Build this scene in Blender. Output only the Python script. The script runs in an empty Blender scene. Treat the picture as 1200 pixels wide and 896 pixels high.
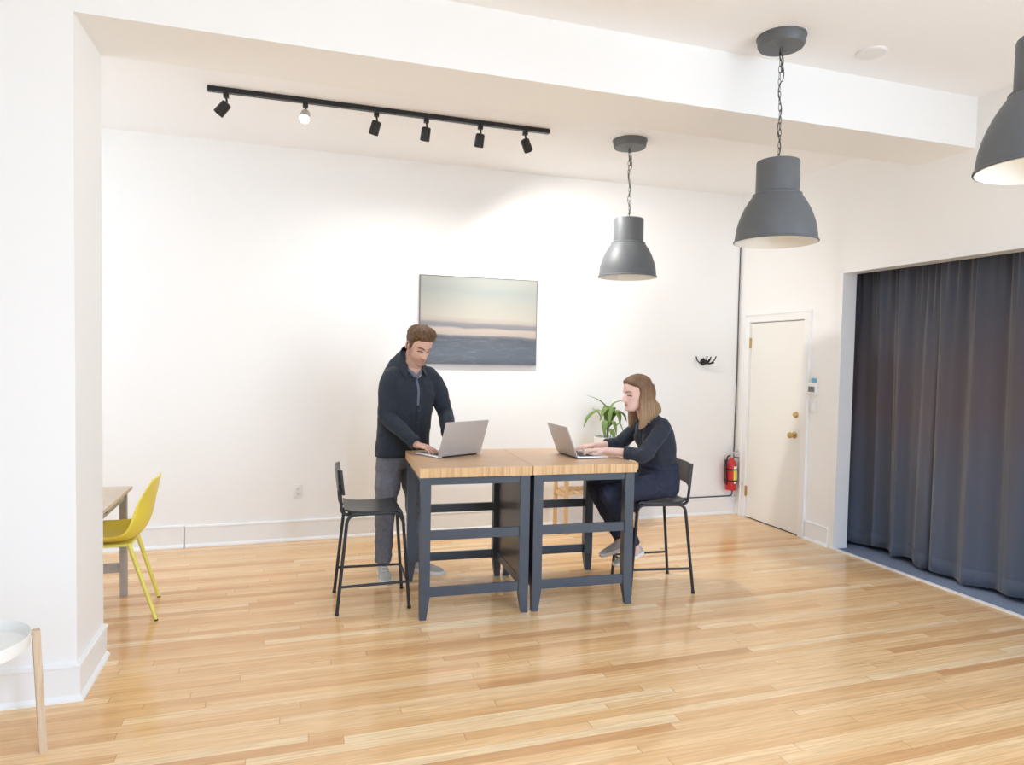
import bpy, bmesh, math, random
from mathutils import Vector as V, Matrix, noise as mnoise
from mathutils.bvhtree import BVHTree

random.seed(7)
scene = bpy.context.scene
COL = scene.collection
PI = math.pi

# ------------------------------------------------------------------ helpers
def lin(c):
    return tuple((x / 12.92 if x <= .04045 else ((x + .055) / 1.055) ** 2.4) for x in c)

def rgb(r, g, b):
    return lin((r / 255, g / 255, b / 255)) + (1.0,)

def tag(o, label=None, cat=None, group=None, kind=None):
    if label: o['label'] = label
    if cat: o['category'] = cat
    if group: o['group'] = group
    if kind: o['kind'] = kind
    return o

def empty(name, loc, rz=0.0):
    o = bpy.data.objects.new(name, None)
    COL.objects.link(o)
    o.location = loc
    o.rotation_euler = (0, 0, rz)
    o.empty_display_size = .1
    return o

class MB:
    """collects shapes in one bmesh; build() links them as one mesh object"""
    def __init__(self):
        self.bm = bmesh.new()

    def box(self, lo, hi, rot=None, bevel=0.0, pivot=None):
        lo, hi = V(lo), V(hi)
        c = (lo + hi) / 2
        r = bmesh.ops.create_cube(self.bm, size=1.0)
        vs = r['verts']
        for v in vs:
            v.co = V((v.co.x * (hi.x - lo.x), v.co.y * (hi.y - lo.y), v.co.z * (hi.z - lo.z)))
        if bevel > 0:
            es = list({e for v in vs for e in v.link_edges})
            rb = bmesh.ops.bevel(self.bm, geom=es, offset=bevel, segments=2, affect='EDGES', profile=.6)
            vs = list({v for f in rb['faces'] for v in f.verts} | {v for v in vs if v.is_valid})
        for v in vs:
            if rot is not None:
                if pivot is not None:
                    v.co = rot @ (v.co + c - V(pivot)) + V(pivot)
                else:
                    v.co = rot @ v.co + c
            else:
                v.co = v.co + c
        return self

    def loft(self, rings, cap=True, closed=False):
        bm = self.bm
        vr = [[bm.verts.new(p) for p in r] for r in rings]
        n = len(vr[0])
        m = len(vr)
        for i in range(m if closed else m - 1):
            a, b = vr[i], vr[(i + 1) % m]
            for k in range(n):
                try: bm.faces.new((a[k], a[(k + 1) % n], b[(k + 1) % n], b[k]))
                except ValueError: pass
        if cap and not closed:
            for ring, flip in ((vr[0], True), (vr[-1], False)):
                c = V((0, 0, 0))
                for v in ring: c += v.co
                cv = bm.verts.new(c / n)
                for k in range(n):
                    t = (ring[k], ring[(k + 1) % n], cv)
                    bm.faces.new(t[::-1] if flip else t)
        return self

    def tube(self, pts, rad, seg=12, flat=None, closed=False, roundcap=False):
        """sweep; rad number or list; flat = (vector, factor list/number) squashes along the vector"""
        pts = [V(p) for p in pts]
        n = len(pts)
        rads = list(rad) if isinstance(rad, (list, tuple)) else [rad] * n
        if roundcap:
            d0 = (pts[0] - pts[1]).normalized(); d1 = (pts[-1] - pts[-2]).normalized()
            r0, r1 = rads[0], rads[-1]
            pre = [(pts[0] + d0 * r0 * math.sin(a), r0 * math.cos(a)) for a in (1.45, 1.1, .75, .38)]
            post = [(pts[-1] + d1 * r1 * math.sin(a), r1 * math.cos(a)) for a in (.38, .75, 1.1, 1.45)]
            pts = [p for p, _ in pre] + pts + [p for p, _ in post]
            rads = [r for _, r in pre] + rads + [r for _, r in post]
            n = len(pts)
        tang = []
        for i in range(n):
            if closed: t = pts[(i + 1) % n] - pts[i - 1]
            elif i == 0: t = pts[1] - pts[0]
            elif i == n - 1: t = pts[-1] - pts[-2]
            else: t = (pts[i + 1] - pts[i]).normalized() + (pts[i] - pts[i - 1]).normalized()
            tang.append(t.normalized())
        ref = V((0, 0, 1)) if abs(tang[0].z) < .9 else V((1, 0, 0))
        u = (ref - tang[0] * ref.dot(tang[0])).normalized()
        rings = []
        for i in range(n):
            u = (u - tang[i] * u.dot(tang[i])).normalized()
            w = tang[i].cross(u)
            ring = []
            for k in range(seg):
                a = 2 * PI * k / seg
                o = (u * math.cos(a) + w * math.sin(a)) * rads[i]
                if flat is not None:
                    fv = V(flat[0]).normalized(); o = o - fv * o.dot(fv) * (1 - flat[1])
                ring.append(pts[i] + o)
            rings.append(ring)
        return self.loft(rings, cap=not closed, closed=closed)

    def cyl(self, p0, p1, r0, r1=None, seg=20):
        return self.tube([p0, p1], [r0, r0 if r1 is None else r1], seg)

    def lathe(self, prof, c=(0, 0, 0), seg=40, axis=None, cap=True):
        """prof: list of (radius, height) swept about the axis through c"""
        c = V(c)
        ax = V(axis).normalized() if axis is not None else V((0, 0, 1))
        ref = V((1, 0, 0)) if abs(ax.x) < .9 else V((0, 1, 0))
        u = (ref - ax * ref.dot(ax)).normalized(); w = ax.cross(u)
        rings = [[c + ax * h + (u * math.cos(2 * PI * k / seg) + w * math.sin(2 * PI * k / seg)) * max(r, 1e-4)
                  for k in range(seg)] for r, h in prof]
        return self.loft(rings, cap=cap)

    def ball(self, c, r, seg=16, scale=(1, 1, 1)):
        prof = [(math.sin(PI * i / seg), -math.cos(PI * i / seg)) for i in range(seg + 1)]
        rings = [[V(c) + V((rr * math.cos(2 * PI * k / (2 * seg)) * r * scale[0], rr * math.sin(2 * PI * k / (2 * seg)) * r * scale[1], h * r * scale[2]))
                  for k in range(2 * seg)] for rr, h in prof[1:-1]]
        return self.loft(rings)

    def prism(self, outline, vec):
        """closed outline (3-D points) pushed along vec"""
        vec = V(vec)
        a = [self.bm.verts.new(V(p)) for p in outline]
        b = [self.bm.verts.new(V(p) + vec) for p in outline]
        n = len(a)
        self.bm.faces.new(a[::-1]); self.bm.faces.new(b)
        for k in range(n):
            self.bm.faces.new((a[k], a[(k + 1) % n], b[(k + 1) % n], b[k]))
        return self

    def grid_solid(self, f, nu, nv, th):
        """sheet f(i/nu, j/nv) -> (point, normal) given thickness"""
        top, bot = [], []
        for i in range(nu + 1):
            ra, rb = [], []
            for j in range(nv + 1):
                p, nn = f(i / nu, j / nv)
                ra.append(self.bm.verts.new(V(p))); rb.append(self.bm.verts.new(V(p) - V(nn) * th))
            top.append(ra); bot.append(rb)
        for i in range(nu):
            for j in range(nv):
                self.bm.faces.new((top[i][j], top[i + 1][j], top[i + 1][j + 1], top[i][j + 1]))
                self.bm.faces.new((bot[i][j], bot[i][j + 1], bot[i + 1][j + 1], bot[i + 1][j]))
        for i in range(nu):
            for j in (0, nv):
                self.bm.faces.new((top[i][j], top[i + 1][j], bot[i + 1][j], bot[i][j]))
        for j in range(nv):
            for i in (0, nu):
                self.bm.faces.new((top[i][j], top[i][j + 1], bot[i][j + 1], bot[i][j]))
        return self

    def mesh(self, name):
        bmesh.ops.recalc_face_normals(self.bm, faces=self.bm.faces[:])
        me = bpy.data.meshes.new(name)
        self.bm.to_mesh(me)
        self.bm.free()
        return me

    def build(self, name, mat, parent=None, world=False, smooth=True, angle=40):
        return link_mesh(name, self.mesh(name), mat, parent, world, smooth, angle)

def link_mesh(name, me, mat, parent=None, world=False, smooth=True, angle=40):
    o = bpy.data.objects.new(name, me)
    COL.objects.link(o)
    if mat is not None: me.materials.append(mat)
    if parent is not None:
        o.parent = parent
        if world:
            off = V((0, 0, 0)); q = parent
            while q is not None:
                off += V(q.location); q = q.parent
            me.transform(Matrix.Translation(-off))
    if smooth and len(me.polygons):
        me.polygons.foreach_set('use_smooth', [True] * len(me.polygons))
        if angle: me.set_sharp_from_angle(angle=math.radians(angle))
    me.update()
    return o

def copy_tree(o, parent=None):
    c = o.copy(); COL.objects.link(c)
    c.parent = parent
    for ch in list(o.children): copy_tree(ch, c)
    return c

def remesh(mb, voxel, smooth_iter=3, factor=.5):
    """union everything in mb to one continuous skin"""
    me = mb.mesh('tmp')
    o = bpy.data.objects.new('tmp', me); COL.objects.link(o)
    m = o.modifiers.new('r', 'REMESH'); m.mode = 'VOXEL'; m.voxel_size = voxel; m.adaptivity = 0
    if smooth_iter:
        s = o.modifiers.new('s', 'SMOOTH'); s.factor = factor; s.iterations = smooth_iter
    dg = bpy.context.evaluated_depsgraph_get(); dg.update()
    out = bpy.data.meshes.new_from_object(o.evaluated_get(dg))
    bpy.data.objects.remove(o); bpy.data.meshes.remove(me)
    return out

def paint(me, fn):
    at = me.color_attributes.new('tint', 'FLOAT_COLOR', 'POINT')
    for i, v in enumerate(me.vertices):
        c = fn(v.co)
        at.data[i].color = (c[0], c[1], c[2], 1)

def smoothstep(a, b, x):
    t = max(0.0, min(1.0, (x - a) / (b - a))) if a != b else 0.0
    return t * t * (3 - 2 * t)

def mix(a, b, t): return tuple(x + (y - x) * t for x, y in zip(a, b))

def spline(pts, n):
    """Catmull-Rom through pts"""
    P = [V(p) for p in pts]; P = [P[0] * 2 - P[1]] + P + [P[-1] * 2 - P[-2]]
    out = []
    for i in range(1, len(P) - 2):
        for k in range(n):
            t = k / n
            a, b, c, d = P[i - 1], P[i], P[i + 1], P[i + 2]
            out.append(.5 * ((2 * b) + (c - a) * t + (2 * a - 5 * b + 4 * c - d) * t * t + (3 * b - a - 3 * c + d) * t ** 3))
    out.append(P[-2])
    return out

def bend_path(pts, r, n=5):
    """polyline with rounded corners"""
    P = [V(p) for p in pts]; out = [P[0]]
    for i in range(1, len(P) - 1):
        a = (P[i - 1] - P[i]); b = (P[i + 1] - P[i])
        d = min(r, a.length * .48, b.length * .48)
        s, e = P[i] + a.normalized() * d, P[i] + b.normalized() * d
        for k in range(n + 1):
            t = k / n
            out.append(s * (1 - t) ** 2 + P[i] * 2 * t * (1 - t) + e * t * t)
    out.append(P[-1])
    return out

# ------------------------------------------------------------------ materials
def mat(name, color, rough=.5, metal=0.0, spec=.5, bump=None, coat=0.0, var=None, sheen=0.0):
    m = bpy.data.materials.new(name); m.use_nodes = True
    nt = m.node_tree; b = nt.nodes['Principled BSDF']
    b.inputs['Base Color'].default_value = color
    b.inputs['Roughness'].default_value = rough
    b.inputs['Metallic'].default_value = metal
    b.inputs['Specular IOR Level'].default_value = spec
    b.inputs['Coat Weight'].default_value = coat
    b.inputs['Sheen Weight'].default_value = sheen
    tc = nt.nodes.new('ShaderNodeTexCoord')
    if var:
        n = nt.nodes.new('ShaderNodeTexNoise'); n.inputs['Scale'].default_value = var[0]; n.inputs['Detail'].default_value = 4
        r = nt.nodes.new('ShaderNodeValToRGB')
        k = var[1]
        r.color_ramp.elements[0].position = .3; r.color_ramp.elements[1].position = .7
        r.color_ramp.elements[0].color = tuple(x * (1 - k) for x in color[:3]) + (1,)
        r.color_ramp.elements[1].color = tuple(min(1, x * (1 + k)) for x in color[:3]) + (1,)
        nt.links.new(tc.outputs['Object'], n.inputs['Vector'])
        nt.links.new(n.outputs['Fac'], r.inputs['Fac'])
        nt.links.new(r.outputs['Color'], b.inputs['Base Color'])
    if bump:
        n = nt.nodes.new('ShaderNodeTexNoise'); n.inputs['Scale'].default_value = bump[0]; n.inputs['Detail'].default_value = 3
        bp = nt.nodes.new('ShaderNodeBump'); bp.inputs['Strength'].default_value = bump[1]; bp.inputs['Distance'].default_value = .002
        nt.links.new(tc.outputs['Object'], n.inputs['Vector'])
        nt.links.new(n.outputs['Fac'], bp.inputs['Height'])
        nt.links.new(bp.outputs['Normal'], b.inputs['Normal'])
    return m

class NT:
    """tiny node-graph writer"""
    def __init__(self, m):
        self.t = m.node_tree; self.bsdf = self.t.nodes['Principled BSDF']
    def n(self, kind, **kw):
        x = self.t.nodes.new(kind)
        for k, v in kw.items(): setattr(x, k, v)
        return x
    def l(self, a, b): self.t.links.new(a, b)
    def math(self, op, a, b=None, c=None):
        x = self.n('ShaderNodeMath', operation=op)
        for i, v in enumerate((a, b, c)):
            if v is None: continue
            if isinstance(v, (int, float)): x.inputs[i].default_value = v
            else: self.l(v, x.inputs[i])
        return x.outputs[0]
    def comb(self, x, y, z):
        c = self.n('ShaderNodeCombineXYZ')
        for i, v in enumerate((x, y, z)):
            if isinstance(v, (int, float)): c.inputs[i].default_value = v
            else: self.l(v, c.inputs[i])
        return c.outputs[0]
    def noise(self, vec, scale=1, detail=3, rough=.5, dist=0):
        x = self.n('ShaderNodeTexNoise')
        x.inputs['Scale'].default_value = scale; x.inputs['Detail'].default_value = detail
        x.inputs['Roughness'].default_value = rough; x.inputs['Distortion'].default_value = dist
        self.l(vec, x.inputs['Vector']); return x.outputs['Fac']
    def ramp(self, fac, stops, interp='LINEAR'):
        r = self.n('ShaderNodeValToRGB'); cr = r.color_ramp; cr.interpolation = interp
        while len(cr.elements) < len(stops): cr.elements.new(.5)
        for e, (p, c) in zip(cr.elements, stops):
            e.position = p; e.color = c if len(c) == 4 else c + (1,)
        self.l(fac, r.inputs['Fac']); return r.outputs['Color']
    def mixc(self, fac, a, b, mode='MIX'):
        x = self.n('ShaderNodeMix', data_type='RGBA', blend_type=mode)
        for k, v in ((0, fac), (6, a), (7, b)):
            if isinstance(v, (int, float)): x.inputs[k].default_value = v
            elif isinstance(v, tuple): x.inputs[k].default_value = v
            else: self.l(v, x.inputs[k])
        return x.outputs[2]
    def bump(self, h, strength, dist=.001):
        b = self.n('ShaderNodeBump'); b.inputs['Strength'].default_value = strength; b.inputs['Distance'].default_value = dist
        self.l(h, b.inputs['Height']); self.l(b.outputs['Normal'], self.bsdf.inputs['Normal'])

M = {}
M['wall'] = mat('wall_paint', rgb(247, 246, 244), .55, spec=.3, bump=(90, .05))
M['ceil'] = mat('ceiling_paint', rgb(251, 251, 252), .75, spec=.2, bump=(60, .05))
M['trim'] = mat('trim_paint', rgb(245, 245, 244), .35, spec=.4)
M['door'] = mat('door_paint', rgb(243, 241, 235), .3, spec=.4)
M['brass'] = mat('brass', rgb(205, 176, 118), .28, metal=1)
M['black_metal'] = mat('black_metal', rgb(42, 43, 46), .4, metal=.3)
M['stool_metal'] = mat('stool_metal', rgb(48, 50, 54), .38, metal=.3)
M['stool_ply'] = mat('stool_black_ply', rgb(44, 45, 48), .32, var=(6, .1))
M['table_paint'] = mat('table_slate_paint', rgb(68, 76, 87), .38, var=(5, .06), bump=(80, .04))
M['panel_dark'] = mat('table_brown_panel', rgb(66, 62, 62), .35, var=(4, .12))
M['shade'] = mat('shade_grey', rgb(97, 100, 103), .5, var=(9, .06), bump=(40, .03))
M['shade_in'] = mat('shade_white_inside', rgb(245, 243, 238), .45)
M['chain'] = mat('chain_metal', rgb(90, 88, 86), .35, metal=.8)
M['cord'] = mat('cord_grey', rgb(70, 68, 68), .6)
M['can'] = mat('can_black', rgb(38, 37, 37), .4, metal=.2)
M['can_lit'] = mat('can_pale', rgb(205, 200, 190), .35, metal=.2)  # pale can for the lit head, its glare put into the colour
M['yellow'] = mat('yellow_shell', rgb(236, 214, 78), .42, var=(5, .03))
M['yellow_leg'] = mat('yellow_legs', rgb(232, 220, 105), .4)
M['desk_top'] = mat('desk_top', rgb(208, 191, 173), .5, var=(8, .06))
M['desk_leg'] = mat('desk_leg', rgb(176, 170, 166), .5)
M['desk_dark'] = mat('desk_hardware', rgb(45, 42, 40), .5)
M['tray'] = mat('tray_white', rgb(244, 242, 236), .35)
M['alu'] = mat('aluminium', rgb(196, 192, 190), .4, metal=.35)
M['alu_edge'] = mat('aluminium_edge', rgb(222, 222, 223), .35, metal=.35)
M['keys'] = mat('keys_black', rgb(36, 36, 40), .5)
M['screen'] = mat('screen_black', rgb(20, 20, 24), .12)
M['pot'] = mat('pot_white', rgb(238, 238, 234), .3)
M['soil'] = mat('soil', rgb(70, 52, 40), .9, bump=(60, .6))
M['red'] = mat('extinguisher_red', rgb(196, 44, 44), .28)
M['tag_white'] = mat('tag_white', rgb(236, 236, 230), .5)
M['tag_yellow'] = mat('tag_yellow', rgb(238, 222, 70), .5)
M['rubber'] = mat('rubber_black', rgb(28, 28, 30), .6)
M['plastic'] = mat('plastic_white', rgb(238, 238, 238), .4)
M['lcd'] = mat('lcd_grey', rgb(120, 122, 122), .3)
M['sticker'] = mat('sticker_blue', rgb(120, 180, 205), .5)
M['canvas_edge'] = mat('canvas_edge', rgb(120, 116, 112), .6)
M['carpet'] = mat('carpet_blue_grey', rgb(136, 147, 168), .95, spec=.1, var=(160, .25), bump=(220, .7))
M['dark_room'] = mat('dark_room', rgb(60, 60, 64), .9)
M['glass_frame'] = M['trim']
M['shirt'] = mat('shirt_charcoal', rgb(47, 52, 61), .85, spec=.2, var=(50, .12), bump=(500, .25), sheen=.1)
M['undershirt'] = mat('undershirt_blue_grey', rgb(104, 112, 126), .85, spec=.2, var=(120, .18), bump=(400, .3))
M['button'] = mat('button_dark', rgb(60, 66, 78), .4)
M['jeans_grey'] = mat('jeans_grey', rgb(112, 113, 122), .85, spec=.2, var=(40, .14), bump=(600, .3))
M['jeans_navy'] = mat('jeans_navy', rgb(52, 56, 72), .85, spec=.2, var=(30, .16), bump=(600, .3))
M['blouse'] = mat('blouse_navy', rgb(50, 54, 65), .8, spec=.2, var=(30, .1), bump=(400, .2), sheen=.15)
M['shoe'] = mat('shoe_grey_knit', rgb(186, 184, 182), .85, spec=.2, var=(180, .15), bump=(350, .5))
M['sole'] = mat('shoe_sole', rgb(236, 235, 232), .5)

def tint_mat(name, rough, bump=None, sss=0.0):
    m = mat(name, (.8, .8, .8, 1), rough, spec=.35, bump=bump)
    g = NT(m); a = g.n('ShaderNodeAttribute', attribute_name='tint')
    g.l(a.outputs['Color'], g.bsdf.inputs['Base Color'])
    if sss:
        g.bsdf.inputs['Subsurface Weight'].default_value = sss
        g.bsdf.inputs['Subsurface Radius'].default_value = (.012, .005, .003)
        g.bsdf.inputs['Subsurface Scale'].default_value = .5
    return m
M['skin'] = tint_mat('skin', .5, bump=(300, .08))
M['hair'] = tint_mat('hair', .5, bump=None)

def floor_material():
    m = mat('oak_strip_floor', (.6, .4, .2, 1), .2)
    g = NT(m)
    tc = g.n('ShaderNodeTexCoord'); sp = g.n('ShaderNodeSeparateXYZ'); g.l(tc.outputs['Object'], sp.inputs[0])
    x, y = sp.outputs[0], sp.outputs[1]
    PW = .0572
    yr = g.math('DIVIDE', y, PW); row = g.math('FLOOR', yr); fy = g.math('FRACT', yr)
    wn = g.n('ShaderNodeTexWhiteNoise', noise_dimensions='1D'); g.l(row, wn.inputs['W'])
    xr = g.math('ADD', g.math('DIVIDE', x, 1.55), g.math('MULTIPLY', wn.outputs['Value'], 7.3))
    colu = g.math('FLOOR', xr); fx = g.math('FRACT', xr)
    w2 = g.n('ShaderNodeTexWhiteNoise', noise_dimensions='2D'); g.l(g.comb(row, colu, 0), w2.inputs['Vector'])
    rnd = w2.outputs['Value']
    base = g.ramp(rnd, [(0, rgb(218, 168, 116)), (.12, rgb(236, 190, 137)), (.5, rgb(246, 206, 154)), (.85, rgb(250, 215, 165)), (1, rgb(253, 228, 185))])
    gv = g.comb(g.math('MULTIPLY', x, 1.3), g.math('MULTIPLY', y, 34), g.math('MULTIPLY', rnd, 37))
    gr = g.noise(gv, 1.6, 5, .62, 1.2)
    c1 = g.mixc(g.ramp(gr, [(.40, (0, 0, 0, 1)), (.68, (1, 1, 1, 1))]), base, g.mixc(.50, base, rgb(190, 140, 92)))
    gv2 = g.comb(g.math('MULTIPLY', x, 3.0), g.math('MULTIPLY', y, 140), g.math('MULTIPLY', rnd, 91))
    gr2 = g.noise(gv2, 1.5, 3, .6)
    c2 = g.mixc(g.math('MULTIPLY', g.ramp(gr2, [(.5, (0, 0, 0, 1)), (.75, (1, 1, 1, 1))]), .35), c1, rgb(178, 124, 74))
    ay = g.math('ABSOLUTE', g.math('SUBTRACT', fy, .5)); ax = g.math('ABSOLUTE', g.math('SUBTRACT', fx, .5))
    seam = g.math('MAXIMUM', g.math('GREATER_THAN', ay, .488), g.math('GREATER_THAN', ax, .4988))
    c3 = g.mixc(g.math('MULTIPLY', seam, .45), c2, rgb(140, 92, 52))
    g.l(c3, g.bsdf.inputs['Base Color'])
    rn = g.noise(tc.outputs['Object'], 2.5, 3)
    g.l(g.math('ADD', .10, g.math('MULTIPLY', rn, .12)), g.bsdf.inputs['Roughness'])
    g.bsdf.inputs['Specular IOR Level'].default_value = .5
    g.bump(g.math('SUBTRACT', g.math('MULTIPLY', gr, .25), g.math('MULTIPLY', seam, .6)), .12, .0015)
    return m
M['floor'] = floor_material()

def wood_block(name):
    """edge-glued strips: fine lines on the edges, long mottled grain on the top"""
    m = mat(name, (.6, .4, .2, 1), .38)
    g = NT(m)
    tc = g.n('ShaderNodeTexCoord'); sp = g.n('ShaderNodeSeparateXYZ'); g.l(tc.outputs['Object'], sp.inputs[0])
    x, y, z = sp.outputs
    e = g.noise(g.comb(g.math('MULTIPLY', x, 95), g.math('MULTIPLY', y, 95), g.math('MULTIPLY', z, 3)), 1, 3, .6)
    edge = g.ramp(e, [(.25, rgb(178, 132, 88)), (.45, rgb(214, 172, 122)), (.6, rgb(226, 188, 138)), (.8, rgb(240, 212, 168))])
    t = g.noise(g.comb(g.math('MULTIPLY', x, 5), g.math('MULTIPLY', y, 42), 3.0), 1, 4, .6, .6)
    t2 = g.noise(g.comb(g.math('MULTIPLY', x, 7), g.math('MULTIPLY', y, 5), 9.0), 1, 3, .5)
    top = g.mixc(g.math('MULTIPLY', t2, .6), g.ramp(t, [(.3, rgb(188, 154, 122)), (.55, rgb(210, 176, 142)), (.8, rgb(222, 192, 160))]), rgb(200, 166, 134))
    ge = g.n('ShaderNodeNewGeometry')
    tr = g.n('ShaderNodeVectorTransform', vector_type='NORMAL', convert_from='WORLD', convert_to='OBJECT')
    g.l(ge.outputs['True Normal'], tr.inputs[0])
    s2 = g.n('ShaderNodeSeparateXYZ'); g.l(tr.outputs[0], s2.inputs[0])
    up = g.math('GREATER_THAN', g.math('ABSOLUTE', s2.outputs[2]), .6)
    g.l(g.mixc(up, edge, top), g.bsdf.inputs['Base Color'])
    return m
M['block'] = wood_block('oak_block')

def pale_wood(name, a, b, ax):
    m = mat(name, a, .45); g = NT(m)
    tc = g.n('ShaderNodeTexCoord'); mp = g.n('ShaderNodeMapping')
    mp.inputs['Scale'].default_value = tuple(4 if k == ax else 60 for k in range(3))
    g.l(tc.outputs['Object'], mp.inputs['Vector'])
    g.l(g.ramp(g.noise(mp.outputs[0], 1, 4, .6, .5), [(.3, a), (.7, b)]), g.bsdf.inputs['Base Color'])
    return m
M['leg_wood'] = pale_wood('tray_leg_wood', rgb(196, 168, 136), rgb(226, 204, 176), 2)
M['stand_wood'] = pale_wood('stand_wood', rgb(206, 164, 112), rgb(232, 198, 152), 2)
M['slat_wood'] = pale_wood('slat_wood', rgb(206, 164, 112), rgb(236, 206, 160), 1)

def curtain_material():
    m = mat('curtain_lit_tints', (.1, .1, .12, 1), .8, spec=.2, sheen=.35)
    g = NT(m)
    g.bsdf.inputs['Sheen Roughness'].default_value = .5
    tc = g.n('ShaderNodeTexCoord')
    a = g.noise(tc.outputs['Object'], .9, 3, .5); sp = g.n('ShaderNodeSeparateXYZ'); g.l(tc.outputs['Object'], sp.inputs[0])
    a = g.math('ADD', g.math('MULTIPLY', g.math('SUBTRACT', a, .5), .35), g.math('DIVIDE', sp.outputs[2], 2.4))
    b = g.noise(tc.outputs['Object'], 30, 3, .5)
    c = g.ramp(a, [(.10, rgb(84, 92, 108)), (.36, rgb(86, 88, 100)), (.52, rgb(90, 80, 84)), (.72, rgb(84, 78, 84)), (.90, rgb(72, 76, 86))])  # lit colours and sheen of the cloth painted in as bands by height
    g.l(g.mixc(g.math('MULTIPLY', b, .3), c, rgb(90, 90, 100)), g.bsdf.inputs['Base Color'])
    return m
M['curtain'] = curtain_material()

def painting_material():
    m = mat('seascape_canvas', (.5, .5, .5, 1), .6, bump=(220, .25)); g = NT(m)
    tc = g.n('ShaderNodeTexCoord'); sp = g.n('ShaderNodeSeparateXYZ'); g.l(tc.outputs['Object'], sp.inputs[0])
    x, y, z = sp.outputs
    n1 = g.noise(g.comb(g.math('MULTIPLY', x, 2.0), 0.0, g.math('MULTIPLY', z, 13)), 1, 5, .6, .4)
    h = g.math('ADD', g.math('DIVIDE', z, .78), .5)                     # 0 bottom .. 1 top
    hh = g.math('ADD', h, g.math('MULTIPLY', g.math('SUBTRACT', n1, .5), .07))
    hh = g.math('ADD', hh, g.math('MULTIPLY', x, .03))
    c = g.ramp(hh, [(0, rgb(70, 77, 90)), (.10, rgb(88, 97, 110)), (.20, rgb(80, 88, 101)), (.30, rgb(75, 80, 92)),
                    (.325, rgb(122, 118, 122)), (.34, rgb(180, 167, 156)), (.405, rgb(188, 175, 162)), (.43, rgb(126, 124, 130)),
                    (.47, rgb(138, 134, 138)), (.49, rgb(178, 167, 156)), (.54, rgb(186, 180, 168)), (.70, rgb(172, 171, 161)),
                    (.84, rgb(156, 161, 157)), (1, rgb(166, 167, 159))])
    n2 = g.noise(g.comb(g.math('MULTIPLY', x, 6), 0.0, g.math('MULTIPLY', z, 30)), 1, 5, .7, .8)
    water = g.math('LESS_THAN', hh, .32)
    c2 = g.mixc(g.math('MULTIPLY', g.ramp(n2, [(.5, (0, 0, 0, 1)), (.75, (1, 1, 1, 1))]), g.math('MULTIPLY', water, .5)), c, rgb(134, 143, 156))
    n3 = g.noise(g.comb(g.math('MULTIPLY', x, 1.2), 5.0, g.math('MULTIPLY', z, 5)), 1, 4, .6, .5)
    c3 = g.mixc(g.math('MULTIPLY', n3, .35), c2, g.mixc(.5, c2, rgb(182, 186, 182)))
    g.l(c3, g.bsdf.inputs['Base Color'])
    return m
M['painting'] = painting_material()

def leaf_material():
    m = mat('leaf_green', rgb(116, 142, 72), .45, var=(14, .35)); return m
M['leaf'] = leaf_material()
M['stem'] = mat('stem_green', rgb(118, 146, 80), .5)

def emit(name, color, strength):
    m = bpy.data.materials.new(name); m.use_nodes = True
    b = m.node_tree.nodes['Principled BSDF']
    b.inputs['Base Color'].default_value = color
    b.inputs['Emission Color'].default_value = color
    b.inputs['Emission Strength'].default_value = strength
    return m
M['bulb'] = emit('lamp_bulb', (1, .86, .66, 1), 25)
M['bulb_off'] = mat('bulb_glass', rgb(238, 236, 228), .25)

# ------------------------------------------------------------------ dimensions of the room
D, R = 6.02, 4.433            # back wall y, right wall x
ZC, ZF, ZB = 3.282, 3.409, 3.069   # back ceiling, front ceiling, beam underside
PY0, PY1, PX = 3.509, 3.974, -.912  # partition front / rear face and its free edge
XL, YF = -3.6, -3.4           # left wall, front wall
XL2 = -3.6
OY0, OY1, OZ = 1.2, 4.644, 2.355    # curtained opening
DY0, DY1, DZ = 5.065, 5.830, 1.974  # door

def structure(o): return tag(o, kind='structure')

structure(MB().box((XL - .15, YF - .15, -.12), (R, D + .15, 0)).build('floor', M['floor'], smooth=False))
structure(MB().box((R, OY0 - .3, -.12), (R + 1.7, D + .15, -.004)).build('floor_carpet', M['carpet'], smooth=False))
structure(MB().box((XL2 - .15, D, 0), (R + .12, D + .15, ZF + .2)).build('wall_back', M['wall'], smooth=False))
b = MB()
b.box((R, DY1, 0), (R + .12, D, ZF + .2))
b.box((R, DY0, DZ), (R + .12, DY1, ZF + .2))
b.box((R, OY1, 0), (R + .12, DY0, ZF + .2))
b.box((R, OY0, OZ), (R + .12, OY1, ZF + .2))
RW = (-2.7, .3)
b.box((R, YF, 0), (R + .12, RW[0], ZF + .2)); b.box((R, RW[1], 0), (R + .12, OY0, ZF + .2))
b.box((R, RW[0], 0), (R + .12, RW[1], .55)); b.box((R, RW[0], 3.0), (R + .12, RW[1], ZF + .2))
structure(b.build('wall_right', M['wall'], smooth=False))
structure(MB().box((XL, PY0, 0), (PX, PY1, ZF + .2)).build('wall_partition', M['wall'], smooth=False))
structure(MB().box((PX, PY0, ZB), (R, PY1, ZF + .2)).build('ceiling_beam', M['wall'], smooth=False))
structure(MB().box((XL, PY1, ZC), (R, D, ZC + .2)).build('ceiling_back', M['ceil'], smooth=False))
structure(MB().box((XL - .15, YF - .15, ZF), (R, PY0, ZF + .2)).build('ceiling_front', M['ceil'], smooth=False))

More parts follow.
